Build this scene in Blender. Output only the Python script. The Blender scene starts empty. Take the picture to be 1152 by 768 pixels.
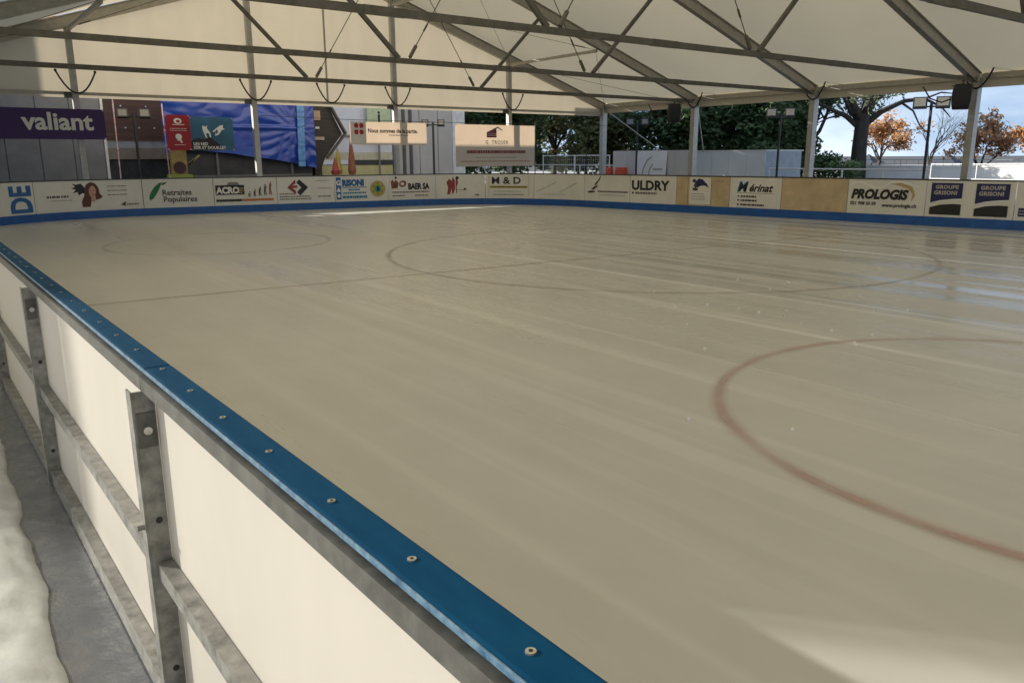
import bpy, bmesh, math, random
from mathutils import Vector, Matrix, noise
R = math.radians
sc = bpy.context.scene
col = sc.collection

# ------------------------------------------------------------ camera
FOC, PITCH, YAW, ROLL = 884.3, R(13.17), R(36.5), R(-.29)
fw = Vector((math.sin(YAW)*math.cos(PITCH), math.cos(YAW)*math.cos(PITCH), -math.sin(PITCH)))
rt = Vector((math.cos(YAW), -math.sin(YAW), 0)); up = rt.cross(fw)
rt2 = rt*math.cos(ROLL)+up*math.sin(ROLL); up2 = up*math.cos(ROLL)-rt*math.sin(ROLL)
cd = bpy.data.cameras.new('camera'); cam = bpy.data.objects.new('camera', cd); col.objects.link(cam)
m = Matrix.Identity(4)
for i in range(3): m[i][0], m[i][1], m[i][2] = rt2[i], up2[i], -fw[i]
m[2][3] = 1.5
cam.matrix_world = m
cd.sensor_width = 36; cd.lens = FOC/1152*36; cd.clip_end = 3000; cd.clip_start = .02
sc.camera = cam

# ------------------------------------------------------------ sky, sun, exposure
EL, AZ = R(21.7), R(-39.0)          # azimuth clockwise from +Y
w = bpy.data.worlds.new('World'); sc.world = w; w.use_nodes = True
nt = w.node_tree; nt.nodes.clear()
o_ = nt.nodes.new('ShaderNodeOutputWorld'); bg = nt.nodes.new('ShaderNodeBackground')
sky = nt.nodes.new('ShaderNodeTexSky'); sky.sky_type = 'NISHITA'; sky.sun_disc = False
sky.sun_elevation = EL; sky.sun_rotation = AZ % (2*math.pi); sky.dust_density = .2; sky.air_density = 1.0; sky.ozone_density = 1.0
tc = nt.nodes.new('ShaderNodeTexCoord'); mp = nt.nodes.new('ShaderNodeMapping'); mp.inputs['Scale'].default_value = (1, 1, 3)
nz = nt.nodes.new('ShaderNodeTexNoise'); nz.inputs['Scale'].default_value = 2.6; nz.inputs['Detail'].default_value = 7
cr = nt.nodes.new('ShaderNodeValToRGB'); cr.color_ramp.elements[0].position = .42; cr.color_ramp.elements[1].position = .68
cr.color_ramp.elements[0].color = (0, 0, 0, 1); cr.color_ramp.elements[1].color = (.42, .42, .42, 1)
mx = nt.nodes.new('ShaderNodeMix'); mx.data_type = 'RGBA'; mx.inputs[7].default_value = (11.0, 11.6, 12.5, 1)
L = nt.links.new
sv = nt.nodes.new('ShaderNodeVectorMath'); sv.operation = 'ADD'; sv.inputs[1].default_value = (0, 0, .28); sn = nt.nodes.new('ShaderNodeVectorMath'); sn.operation = 'NORMALIZE'
L(tc.outputs['Generated'], sv.inputs[0]); L(sv.outputs[0], sn.inputs[0]); L(sn.outputs[0], sky.inputs[0])
L(tc.outputs['Generated'], mp.inputs[0]); L(mp.outputs[0], nz.inputs['Vector']); L(nz.outputs['Fac'], cr.inputs[0])
L(cr.outputs[0], mx.inputs[0]); L(sky.outputs[0], mx.inputs[6]); L(mx.outputs[2], bg.inputs[0]); L(bg.outputs[0], o_.inputs[0])
bg.inputs[1].default_value = .09
sd = bpy.data.lights.new('sun', 'SUN'); sd.energy = 5.0; sd.angle = R(.6); sd.color = (1, .93, .82)
sun = bpy.data.objects.new('sun', sd); col.objects.link(sun)
TOSUN = Vector((math.sin(AZ)*math.cos(EL), math.cos(AZ)*math.cos(EL), math.sin(EL)))
sun.rotation_euler = TOSUN.to_track_quat('Z', 'Y').to_euler(); sun.location = TOSUN*60
sc.view_settings.view_transform = 'Standard'; sc.view_settings.look = 'None'
sc.view_settings.exposure = 1.08; sc.view_settings.gamma = 1.0

# ------------------------------------------------------------ materials
MATS = {}
def mat(name, c, rough=.6, var=.12, scale=4.0, metal=0.0, spec=.5, bump=0.0, stretch=(1, 1, 1), c2=None, detail=5, alpha=None, rvar=.1):
    """principled colour broken up by object-space noise (grain and wear)"""
    if name in MATS: return MATS[name]
    mt = bpy.data.materials.new(name); mt.use_nodes = True; MATS[name] = mt
    n = mt.node_tree; b = n.nodes['Principled BSDF']; l = n.links.new
    t = n.nodes.new('ShaderNodeTexCoord'); mpp = n.nodes.new('ShaderNodeMapping'); mpp.inputs['Scale'].default_value = stretch
    z = n.nodes.new('ShaderNodeTexNoise'); z.inputs['Scale'].default_value = scale; z.inputs['Detail'].default_value = detail; z.inputs['Roughness'].default_value = .62
    rp = n.nodes.new('ShaderNodeValToRGB'); rp.color_ramp.elements[0].position = .3; rp.color_ramp.elements[1].position = .7
    d = c2 or tuple(max(0, v*(1-2*var)) for v in c)
    rp.color_ramp.elements[0].color = (*d, 1); rp.color_ramp.elements[1].color = (*(min(1, v*(1+var*.4)) for v in c), 1)
    l(t.outputs['Object'], mpp.inputs[0]); l(mpp.outputs[0], z.inputs['Vector']); l(z.outputs['Fac'], rp.inputs[0]); l(rp.outputs[0], b.inputs['Base Color'])
    mr = n.nodes.new('ShaderNodeMapRange'); mr.inputs[3].default_value = max(.02, rough-rvar); mr.inputs[4].default_value = min(1, rough+rvar)
    l(z.outputs['Fac'], mr.inputs[0]); l(mr.outputs[0], b.inputs['Roughness'])
    b.inputs['Metallic'].default_value = metal; b.inputs['Specular IOR Level'].default_value = spec
    if bump:
        bp = n.nodes.new('ShaderNodeBump'); bp.inputs['Strength'].default_value = bump; bp.inputs['Distance'].default_value = .02
        l(z.outputs['Fac'], bp.inputs['Height']); l(bp.outputs[0], b.inputs['Normal'])
    if alpha is not None:
        am = n.nodes.new('ShaderNodeMapRange'); am.inputs[1].default_value = .35; am.inputs[2].default_value = .65; am.inputs[3].default_value = alpha*.35; am.inputs[4].default_value = alpha
        z3 = n.nodes.new('ShaderNodeTexNoise'); z3.inputs['Scale'].default_value = 1.1; z3.inputs['Detail'].default_value = 8; l(t.outputs['Object'], z3.inputs['Vector']); l(z3.outputs['Fac'], am.inputs[0]); l(am.outputs[0], b.inputs['Alpha'])
    return mt

def fabric(name, c, trans, tc_, clear=0.0, rough=.5, scale=.6, folds=0.0):
    """coated PVC cloth: part of the light passes through it"""
    if name in MATS: return MATS[name]
    mt = mat(name, c, rough, .05, scale, spec=.3, bump=.15); n = mt.node_tree; l = n.links.new
    b = n.nodes['Principled BSDF']; out = n.nodes['Material Output']
    tr = n.nodes.new('ShaderNodeBsdfTranslucent'); tr.inputs[0].default_value = (*tc_, 1)
    ms = n.nodes.new('ShaderNodeMixShader'); ms.inputs[0].default_value = trans
    l(b.outputs[0], ms.inputs[1]); l(tr.outputs[0], ms.inputs[2]); last = ms
    if clear:
        tp = n.nodes.new('ShaderNodeBsdfTransparent'); m2 = n.nodes.new('ShaderNodeMixShader'); m2.inputs[0].default_value = clear
        l(ms.outputs[0], m2.inputs[1]); l(tp.outputs[0], m2.inputs[2]); last = m2
    l(last.outputs[0], out.inputs[0])
    return mt

M = dict(
    roof=fabric('roof_cloth', (.76, .68, .49), .30, (.86, .75, .52)),
    gable=fabric('gable_cloth', (.74, .70, .60), .15, (.86, .76, .58)),
    wallcloth=fabric('side_cloth', (.82, .81, .77), .33, (.85, .81, .72)),
    film=fabric('window_film', (.80, .80, .76), .5, (.85, .83, .78), clear=.32),
    alu=mat('aluminium', (.48, .455, .395), .45, .12, 6, metal=.35),
    alu_post=mat('aluminium_post', (.48, .48, .46), .45, .1, 6, metal=.3),
    tie=mat('tie_steel', (.155, .145, .12), .5, .2, 5, metal=.3),
    galv=mat('galvanised', (.30, .30, .28), .5, .28, 22, metal=.45, bump=.1),
    galv_d=mat('galvanised_dark', (.13, .13, .12), .5, .25, 22, metal=.4),
    black=mat('black_rubber', (.012, .012, .012), .5),
    wire=mat('steel_wire', (.09, .085, .075), .4, metal=.5),
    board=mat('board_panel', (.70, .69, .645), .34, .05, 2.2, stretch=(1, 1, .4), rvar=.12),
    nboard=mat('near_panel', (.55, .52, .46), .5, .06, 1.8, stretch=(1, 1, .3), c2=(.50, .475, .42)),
    ply=mat('plywood', (.56, .44, .27), .45, .14, 3),
    blue=mat('kick_blue', (.010, .095, .36), .4, .15, 5),
    cap=mat('cap_blue', (.0, .036, .092), .65, .25, 28, spec=.08, stretch=(1, .25, 1), c2=(.002, .055, .13), rvar=.12),
    capworn=mat('cap_worn', (.14, .24, .31), .6, .3, 60, c2=(.01, .07, .16)),
    bolt=mat('bolt_steel', (.55, .54, .5), .3, .2, 40, metal=.7),
    captop=mat('board_cap', (.05, .05, .05), .5),
)
_n = M['film'].node_tree; _m2 = [q for q in _n.nodes if q.type == 'MIX_SHADER' and q.inputs[2].is_linked and q.inputs[2].links[0].from_node.type == 'BSDF_TRANSPARENT'][0]
_t = _n.nodes.new('ShaderNodeTexCoord'); _s = _n.nodes.new('ShaderNodeSeparateXYZ'); _r = _n.nodes.new('ShaderNodeMapRange'); _r.interpolation_type = 'SMOOTHSTEP'
_r.inputs[1].default_value = 5.62; _r.inputs[2].default_value = 5.25; _r.inputs[3].default_value = .06; _r.inputs[4].default_value = .42  # clearness fades along Y, shaped to soften the sun patch edge
_n.links.new(_t.outputs['Object'], _s.inputs[0]); _n.links.new(_s.outputs['Y'], _r.inputs[0]); _n.links.new(_r.outputs[0], _m2.inputs[0])
def flat(name, c, rough=.5): return mat('ink_'+name, c, rough, .04, 5)
INK = dict(k=flat('black', (.012, .011, .012)), dk=flat('charcoal', (.05, .05, .05)), grey=flat('grey', (.20, .19, .18)), lg=flat('light_grey', (.42, .40, .37)),
    blue=flat('blue', (.015, .11, .33)), nb=flat('navy', (.01, .012, .09)), cy=flat('cyan', (.02, .22, .42)), red=flat('red', (.42, .02, .025)),
    dred=flat('dark_red', (.26, .035, .04)), green=flat('green', (.01, .17, .06)), grn2=flat('light_green', (.03, .30, .20)), yel=flat('yellow', (.42, .36, .05)),
    ora=flat('orange', (.5, .17, .04)), brn=flat('brown', (.20, .07, .035)), skin=flat('skin', (.55, .32, .24)), hair=flat('hair', (.10, .03, .022)), white=flat('white', (.8, .8, .78)),
    pal=flat('pale', (.72, .70, .66)), gold=flat('gold', (.45, .33, .14)), purple=flat('purple', (.045, .014, .13)), teal=flat('teal', (.03, .12, .22)), crim=flat('crimson', (.33, .008, .022)))

# ------------------------------------------------------------ helpers
def put(name, me, parent=None):
    o = bpy.data.objects.new(name, me); col.objects.link(o)
    if parent: o.parent = parent
    return o
def tag(o, label=None, cat=None, group=None, kind=None):
    if label: o['label'] = label
    if cat: o['category'] = cat
    if group: o['group'] = group
    if kind: o['kind'] = kind
    return o
def thing(name, label, cat, group=None, loc=(0, 0, 0), rz=0):
    o = bpy.data.objects.new(name, None); o.empty_display_size = .2; col.objects.link(o)
    o.location = loc; o.rotation_euler = (0, 0, rz)
    return tag(o, label, cat, group)

class MB:
    def __init__(s): s.v = []; s.f = []
    def quadbox(s, P):       # 8 points: bottom ring 0-3, top ring 4-7
        k = len(s.v); s.v += [tuple(p) for p in P]
        s.f += [tuple(k+i for i in q) for q in ((3, 2, 1, 0), (4, 5, 6, 7), (0, 1, 5, 4), (1, 2, 6, 5), (2, 3, 7, 6), (3, 0, 4, 7))]
        return s
    def box(s, x0, x1, y0, y1, z0, z1):
        return s.quadbox([(x0, y0, z0), (x1, y0, z0), (x1, y1, z0), (x0, y1, z0), (x0, y0, z1), (x1, y0, z1), (x1, y1, z1), (x0, y1, z1)])
    def bar(s, p, q, w, h, side=None):
        p, q = Vector(p), Vector(q); d = (q-p).normalized()
        sd_ = Vector(side) if side else (Vector((0, 0, 1)).cross(d) if abs(d.z) < .98 else Vector((1, 0, 0)))
        sd_ = (sd_-d*sd_.dot(d)).normalized(); u = d.cross(sd_)
        a, b = sd_*w/2, u*h/2
        return s.quadbox([p-a-b, p+a-b, p+a+b, p-a+b, q-a-b, q+a-b, q+a+b, q-a+b])
    def tube(s, pts, r, n=6, cap=True):
        pts = [Vector(p) for p in pts]; rs = r if isinstance(r, (list, tuple)) else [r]*len(pts); k0 = len(s.v)
        ref = None
        for i, p in enumerate(pts):
            d = (pts[min(i+1, len(pts)-1)]-pts[max(i-1, 0)]).normalized()
            if ref is None: ref = d.orthogonal().normalized()
            a = (ref-d*ref.dot(d)).normalized(); ref = a; b = d.cross(a)
            for j in range(n):
                t = 2*math.pi*j/n; s.v.append(tuple(p+(a*math.cos(t)+b*math.sin(t))*rs[i]))
        for i in range(len(pts)-1):
            for j in range(n):
                A = k0+i*n+j; B = k0+i*n+(j+1) % n
                s.f.append((A, B, B+n, A+n))
        if cap:
            s.f.append(tuple(k0+j for j in reversed(range(n)))); e = k0+(len(pts)-1)*n; s.f.append(tuple(e+j for j in range(n)))
        return s
    def prism(s, poly, a, thick):      # poly: 3-D ring, a: extrusion direction
        k = len(s.v); n = len(poly); a = Vector(a).normalized()*thick
        s.v += [tuple(p) for p in poly]+[tuple(Vector(p)+a) for p in poly]
        s.f.append(tuple(k+i for i in reversed(range(n)))); s.f.append(tuple(k+n+i for i in range(n)))
        for i in range(n): j = (i+1) % n; s.f.append((k+i, k+j, k+n+j, k+n+i))
        return s
    def mesh(s, name, material, smooth=False, bevel=0):
        me = bpy.data.meshes.new(name); me.from_pydata(s.v, [], s.f)
        bm = bmesh.new(); bm.from_mesh(me); bmesh.ops.recalc_face_normals(bm, faces=bm.faces)
        if bevel: bmesh.ops.bevel(bm, geom=list(bm.edges), offset=bevel, segments=2, affect='EDGES', profile=.6)
        bm.to_mesh(me); bm.free()
        me.materials.append(material)
        if smooth:
            for p in me.polygons: p.use_smooth = True
        return me
    def build(s, name, material, parent=None, smooth=False, bevel=0):
        return put(name, s.mesh(name, material, smooth, bevel), parent)

def text_geo(body, size, bold=0.0, shear=0.0, align='LEFT', width=1.0, space=1.0):
    """built-in lettering -> 2-D vertices and faces"""
    cu = bpy.data.curves.new('lettering', 'FONT'); cu.body = body; cu.size = size; cu.offset = bold; cu.shear = shear
    cu.align_x = align; cu.align_y = 'BOTTOM_BASELINE'; cu.resolution_u = 3; cu.space_character = space
    ob = bpy.data.objects.new('lettering', cu); col.objects.link(ob)
    dg = bpy.context.evaluated_depsgraph_get(); me = bpy.data.meshes.new_from_object(ob.evaluated_get(dg))
    V = [(v.co.x*width, v.co.y) for v in me.vertices]; F = [tuple(p.vertices) for p in me.polygons]
    bpy.data.objects.remove(ob); bpy.data.curves.remove(cu); bpy.data.meshes.remove(me)
    return V, F
def ell(cx, cy, rx, ry, n=24, rot=0): 
    c, s_ = math.cos(rot), math.sin(rot)
    return [(cx+rx*math.cos(t)*c-ry*math.sin(t)*s_, cy+rx*math.cos(t)*s_+ry*math.sin(t)*c) for t in [2*math.pi*i/n for i in range(n)]]
def rect(x0, y0, x1, y1): return [(x0, y0), (x1, y0), (x1, y1), (x0, y1)]

def clip(poly, u, keep):
    out = []
    for i, a in enumerate(poly):
        b = poly[(i+1) % len(poly)]; ia, ib = (a[0]-u)*keep >= 0, (b[0]-u)*keep >= 0
        if ia: out.append(a)
        if ia != ib: t_ = (u-a[0])/(b[0]-a[0]); out.append((u, a[1]+(b[1]-a[1])*t_))
    return out
def slabs(poly, du=.12):
    u0, u1 = min(p[0] for p in poly), max(p[0] for p in poly)
    n_ = int((u1-u0)/du)
    if n_ < 2: return [poly]
    res = []
    for i in range(n_+1):
        a, b = u0+(u1-u0)*i/(n_+1), u0+(u1-u0)*(i+1)/(n_+1); c = clip(clip(poly, a, 1), b, -1)
        if len(c) >= 3: res.append(c)
    return res
class Print:
    """flat print laid 3 mm proud of a surface: mapping (u, v, lift) -> world"""
    def __init__(s, mapping, parent): s.m = mapping; s.p = parent; s.k = 0
    def raw(s, V, F, ink, name='print'):
        s.k += 1; lift = .003+.0012*s.k
        me = bpy.data.meshes.new(name); me.from_pydata([s.m(u, v, lift) for u, v in V], [], F); me.materials.append(INK[ink])
        return put(name, me, s.p)
    def shape(s, polys, ink, name='print'):
        if 1 < len(polys) <= 4 and name in ('print', 'emblem', 'portrait_hair'):
            for q in polys: o = s.shape([q], ink, name)
            return o
        V, F = [], []
        for p in polys:
            for c in slabs(p): k = len(V); V += c; F.append(tuple(range(k, k+len(c))))
        return s.raw(V, F, ink, name)
    def text(s, body, u, v, size, ink, bold=0.0, shear=0.0, align='LEFT', width=1.0, rot=0, space=1.0):
        V, F = text_geo(body, size, bold, shear, align, width, space)
        c, n = math.cos(rot), math.sin(rot)
        return s.raw([(u+a*c-b*n, v+a*n+b*c) for a, b in V], F, ink, 'lettering')
    def ring(s, cx, cy, r0, r1, ink, n=28):
        A, B = ell(cx, cy, r0, r0, n), ell(cx, cy, r1, r1, n)
        return s.raw(A+B, [(i, (i+1) % n, n+(i+1) % n, n+i) for i in range(n)], ink, 'print')
    def lines(s, u0, u1, v, n, dv, ink, h=.018, seed=0):      # unreadable small print: rows of short dashes
        rnd = random.Random(seed); ps = []
        for r in range(n):
            u = u0
            while u < u1-.03:
                l = min(rnd.uniform(.025, .1), u1-u); ps.append(rect(u, v-r*dv, u+l, v-r*dv+h)); u += l+.014
        return s.shape(ps, ink, 'small_print')

# ------------------------------------------------------------ ground and ice
def sheet(name, pts, z, material, kind='structure', parent=None):
    me = bpy.data.meshes.new(name); me.from_pydata([(x, y, z) for x, y in pts], [], [tuple(range(len(pts)))]); me.materials.append(material)
    o = put(name, me, parent)
    if kind: o['kind'] = kind
    return o
asph = mat('asphalt', (.085, .083, .08), .75, .2, 1.5, bump=.2)
sheet('ground', [(-1500, -1500), (1500, -1500), (1500, 1500), (-1500, 1500)], -.03, asph)

B = 1.0          # board height
def rink_path():
    P = [(0.486-.02*y, y) for y in (-2.1, 0, 4, 8, 12, 16, 18.6)]
    P += [(4.57+4.5*math.cos(t), 18.8+4.5*math.sin(t)) for t in [math.pi-math.pi/2*i/24 for i in range(1, 24)]]
    P += [(4.55, 23.35), (12.3, 22.5)]
    b = [(12.3, 22.5), (14.9, 22.2), (16.35, 20.4), (16.45, 18.0)]
    for i in range(1, 25):
        t = i/24; u = 1-t
        P.append(tuple(u**3*b[0][k]+3*u*u*t*b[1][k]+3*u*t*t*b[2][k]+t**3*b[3][k] for k in (0, 1)))
    return P+[(17.95, 6.0), (18.6, .8)]
PATH = [Vector(p) for p in rink_path()]
ARC = [0.0]
for a, b in zip(PATH, PATH[1:]): ARC.append(ARC[-1]+(b-a).length)
OFF = -.10       # arc offset to the joint table below (path starts at y=-2.1)
def path_at(s):
    for i in range(1, len(ARC)):
        if s <= ARC[i] or i == len(ARC)-1:
            t = (s-ARC[i-1])/(ARC[i]-ARC[i-1]); d = (PATH[i]-PATH[i-1]).normalized()
            return PATH[i-1].lerp(PATH[i], t), d
def on_board(s, z, lift=0.0):
    p, d0 = path_at(s); _, da = path_at(s-.12); _, db = path_at(s+.12); d = (da+db).normalized()
    return (p.x+d.y*lift, p.y-d.x*lift, z)

# ice shader: resurfacing streaks run along the rink
ice = bpy.data.materials.new('ice'); ice.use_nodes = True
n = ice.node_tree; pb = n.nodes['Principled BSDF']; l = n.links.new
t = n.nodes.new('ShaderNodeTexCoord')
def nnoise(stretch, scale, detail=6, rough=.6, rot=0.0, dist=0.0):
    a = n.nodes.new('ShaderNodeMapping'); a.inputs['Scale'].default_value = stretch; a.inputs['Rotation'].default_value = (0, 0, rot)
    z = n.nodes.new('ShaderNodeTexNoise'); z.inputs['Scale'].default_value = scale; z.inputs['Detail'].default_value = detail; z.inputs['Roughness'].default_value = rough; z.inputs['Distortion'].default_value = dist
    l(t.outputs['Object'], a.inputs[0]); l(a.outputs[0], z.inputs['Vector']); return z
def ramp(src, p0, p1, c0, c1):
    r = n.nodes.new('ShaderNodeValToRGB'); r.color_ramp.elements[0].position = p0; r.color_ramp.elements[1].position = p1
    r.color_ramp.elements[0].color = (*c0, 1); r.color_ramp.elements[1].color = (*c1, 1); l(src, r.inputs[0]); return r
def mixc(f, a, b):
    q = n.nodes.new('ShaderNodeMix'); q.data_type = 'RGBA'
    if isinstance(f, float): q.inputs[0].default_value = f
    else: l(f, q.inputs[0])
    l(a, q.inputs[6]); l(b, q.inputs[7]); return q
blot = nnoise((.35, .16, 1), 1.0, 5, .6, .05, .6)
streak = nnoise((2.4, .10, 1), 1.0, 4, .55, .06, .15)
fine = nnoise((3, .9, 1), 1.2, 5, .6, .08)
track = nnoise((1.15, .045, 1), 1.0, 3, .5, .07, .1)
c1 = ramp(blot.outputs['Fac'], .32, .68, (.455, .46, .44), (.595, .60, .58))
c2 = ramp(streak.outputs['Fac'], .35, .7, (.46, .465, .445), (.62, .625, .605))
c3 = ramp(fine.outputs['Fac'], .3, .75, (.50, .505, .485), (.59, .595, .575))
mA = mixc(.45, c1.outputs[0], c2.outputs[0]); mB = mixc(.12, mA.outputs[2], c3.outputs[0])
scr = ramp(nnoise((3.0, .08, 1), 1.0, 3, .5, .075, .2).outputs['Fac'], .58, .76, (0, 0, 0), (.4, .4, .4))
cloud = ramp(nnoise((1, .7, 1), .55, 8, .62, .3, .8).outputs['Fac'], .3, .7, (.44, .445, .42), (.62, .62, .595))
mott = ramp(nnoise((1, .55, 1), 3.2, 7, .6, .5, .4).outputs['Fac'], .3, .72, (.47, .47, .445), (.58, .585, .565))
wh = n.nodes.new('ShaderNodeRGB'); wh.outputs[0].default_value = (.78, .78, .74, 1)
mB2 = mixc(.42, mB.outputs[2], cloud.outputs[0]); mB3 = mixc(.3, mB2.outputs[2], mott.outputs[0])
mC = mixc(scr.outputs[0], mB3.outputs[2], wh.outputs[0]); 
rr = ramp(track.outputs['Fac'], .38, .62, (.48, .48, .48), (.24, .24, .24))
rf = ramp(streak.outputs['Fac'], .4, .62, (.46, .46, .46), (.24, .24, .24))
mR = mixc(.5, rr.outputs[0], rf.outputs[0]); 
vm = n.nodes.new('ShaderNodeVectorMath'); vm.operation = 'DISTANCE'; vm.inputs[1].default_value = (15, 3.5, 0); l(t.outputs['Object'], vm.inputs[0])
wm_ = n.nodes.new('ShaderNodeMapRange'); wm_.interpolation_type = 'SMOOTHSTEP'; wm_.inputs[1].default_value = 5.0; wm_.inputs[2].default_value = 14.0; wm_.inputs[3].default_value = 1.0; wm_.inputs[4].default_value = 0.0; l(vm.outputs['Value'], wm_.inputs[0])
dry = n.nodes.new('ShaderNodeRGB'); dry.outputs[0].default_value = (.4, .4, .4, 1)      # melt water lies towards the sunny open side
wetr = ramp(nnoise((2.6, .07, 1), 1.0, 4, .55, .07, .12).outputs['Fac'], .44, .56, (.34, .34, .34), (.12, .12, .12))
sheen = ramp(nnoise((4.2, .055, 1), 1.0, 4, .55, .10, .15).outputs['Fac'], .585, .66, (0, 0, 0), (.95, .95, .95))       # thin white streaks: sky sheen painted into the ice colour
sm = n.nodes.new('ShaderNodeMath'); sm.operation = 'MULTIPLY'; l(sheen.outputs[0], sm.inputs[0]); l(wm_.outputs[0], sm.inputs[1])
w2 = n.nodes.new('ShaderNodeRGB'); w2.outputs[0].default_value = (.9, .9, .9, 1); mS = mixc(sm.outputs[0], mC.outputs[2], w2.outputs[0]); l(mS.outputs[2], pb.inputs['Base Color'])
mW = mixc(wm_.outputs[0], mR.outputs[2], wetr.outputs[0]); l(mW.outputs[2], pb.inputs['Roughness'])
pb.inputs['Specular IOR Level'].default_value = .55
bp = n.nodes.new('ShaderNodeBump'); bp.inputs['Strength'].default_value = .03; bp.inputs['Distance'].default_value = .01
l(fine.outputs['Fac'], bp.inputs['Height']); l(bp.outputs[0], pb.inputs['Normal'])
icepts = [(p.x, p.y) for p in PATH]+[(18.9, -6), (14, -9), (4, -9), (.6, -6)]
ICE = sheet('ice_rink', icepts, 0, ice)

paint = mat('ice_paint_red', (.46, .20, .17), .45, .35, 2.0, c2=(.48, .38, .34), alpha=.62)
paint2 = mat('ice_paint_faded', (.32, .26, .23), .45, .3, 2.0, c2=(.44, .41, .37), alpha=.55)
paint3 = mat('ice_paint_ghost', (.36, .34, .31), .45, .2, 3.0, alpha=.4)
def ice_ring(cx, cy, r, w_, material):
    """painted circle under the ice, fading out at both edges"""
    N = 140; V, F, A = [], [], []; K = (-1.3, -.7, -.35, 0, .35, .7, 1.3); al = (0, .35, .85, 1, .85, .35, 0)
    for i in range(N):
        a = 2*math.pi*i/N; wv = w_*(1+.3*noise.noise((math.cos(a)*3, math.sin(a)*3, cx))); rr0 = r+.012*noise.noise((math.cos(a)*5, math.sin(a)*5, cy))
        for q, f_ in zip(K, al): V.append((cx+(rr0+wv*q)*math.cos(a), cy+(rr0+wv*q)*math.sin(a), .004)); A.append(f_)
    for i in range(N):
        j = (i+1) % N
        for k in range(6): F.append((7*i+k, 7*i+k+1, 7*j+k+1, 7*j+k))
    me = bpy.data.meshes.new('ice_circle'); me.from_pydata(V, [], F); at = me.attributes.new('fade', 'FLOAT', 'POINT'); at.data.foreach_set('value', A)
    me.materials.append(material); return put('ice_circle', me, ICE)
for mt_ in (paint, paint2, paint3):
    n_ = mt_.node_tree; b_ = n_.nodes['Principled BSDF']; src = b_.inputs['Alpha'].links[0].from_socket
    fa = n_.nodes.new('ShaderNodeAttribute'); fa.attribute_name = 'fade'; mu = n_.nodes.new('ShaderNodeMath'); mu.operation = 'MULTIPLY'
    n_.links.new(src, mu.inputs[0]); n_.links.new(fa.outputs['Fac'], mu.inputs[1]); n_.links.new(mu.outputs[0], b_.inputs['Alpha'])
ice_ring(5.28, 1.45, 2.12, .058, paint)
ice_ring(9.55, 9.1, 4.25, .05, paint2)
ice_ring(4.35, 14.9, 1.95, .045, paint3)
V, F, A = [], [], []
for i in range(60):
    x = .42+16.4*i/59; y = 9.27-.81*i/59
    for q, f_ in zip((-.06, -.025, 0, .025, .06), (0, .8, 1, .8, 0)): V.append((x, y+q*(1+.3*noise.noise((x*2, 1, 1))), .0035)); A.append(f_)
for i in range(59):
    for k in range(4): F.append((5*i+k, 5*i+5+k, 5*i+6+k, 5*i+1+k))
me = bpy.data.meshes.new('ice_line'); me.from_pydata(V, [], F); me.attributes.new('fade', 'FLOAT', 'POINT').data.foreach_set('value', A); me.materials.append(paint2); put('ice_line', me, ICE)
rnd = random.Random(5); mb = MB()
for i in range(46):
    x, y = (rnd.gauss(7.3, 1.1), rnd.gauss(4.3, .8)) if i < 34 else (rnd.uniform(3, 11), rnd.uniform(2, 8))
    s = rnd.uniform(.006, .02); a = rnd.uniform(0, 3)
    P = [(x+s*math.cos(a+k*1.57)*rnd.uniform(.6, 1.2), y+s*math.sin(a+k*1.57)*rnd.uniform(.6, 1.2)) for k in range(4)]
    mb.quadbox([(px, py, .001) for px, py in P]+[(x+(px-x)*.6, y+(py-y)*.6, .006+s*.5) for px, py in P])
tag(mb.build('ice_crumbs', mat('snow', (.85, .86, .85), .5)), 'scattered white ice crumbs on the rink', 'ice crumbs', kind='stuff')

# ------------------------------------------------------------ far boards with their prints
def strip(s0, s1, z0, z1, n0, n1, name, material, parent):
    """closed strip following the boards; n = lift towards the ice"""
    k = max(2, int((s1-s0)/.22)+1); V, F = [], []
    for i in range(k):
        s = s0+(s1-s0)*i/(k-1)
        V += [on_board(s, z0, n1), on_board(s, z1, n1), on_board(s, z1, n0), on_board(s, z0, n0)]
    for i in range(k-1):
        a = 4*i
        for j in range(4): F.append((a+j, a+(j+1) % 4, a+4+(j+1) % 4, a+4+j))
    F += [(3, 2, 1, 0), tuple(4*(k-1)+j for j in range(4))]
    me = bpy.data.meshes.new(name); me.from_pydata(V, [], F)
    bm = bmesh.new(); bm.from_mesh(me); bmesh.ops.recalc_face_normals(bm, faces=bm.faces); bm.to_mesh(me); bm.free()
    me.materials.append(material); return put(name, me, parent)
def far_board(s0, s1, label, art=None, panel='board', kick='blue'):
    s0 -= OFF; s1 -= OFF
    o = thing('rink_board', label, 'rink board', 'boards around the rink')
    strip(s0+.008, s1-.008, .20, B-.03, -.03, 0, 'panel', M[panel], o)
    strip(s0+.002, s1-.002, .0, .20, -.03, .012, 'kick_strip', M[kick], o)
    strip(s0, s1, B-.03, B, -.05, .01, 'cap_strip', M['captop'], o)
    for s in (s0+.05, s1-.05):
        p = on_board(s, 0, -.06); MB().box(p[0]-.025, p[0]+.025, p[1]-.025, p[1]+.025, -.03, B-.03).build('post', M['galv'], o)
    if art: art(Print(lambda u, v, lf: on_board(s0+u, v, lf+.002), o), s1-s0)
    return o
def a_de(p, w):
    p.text('DE', w-.10, .225, .80, 'blue', .03, rot=math.pi/2, width=.66)
    p.shape([rect(.05, .3, .3, .45)], 'lg')
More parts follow.
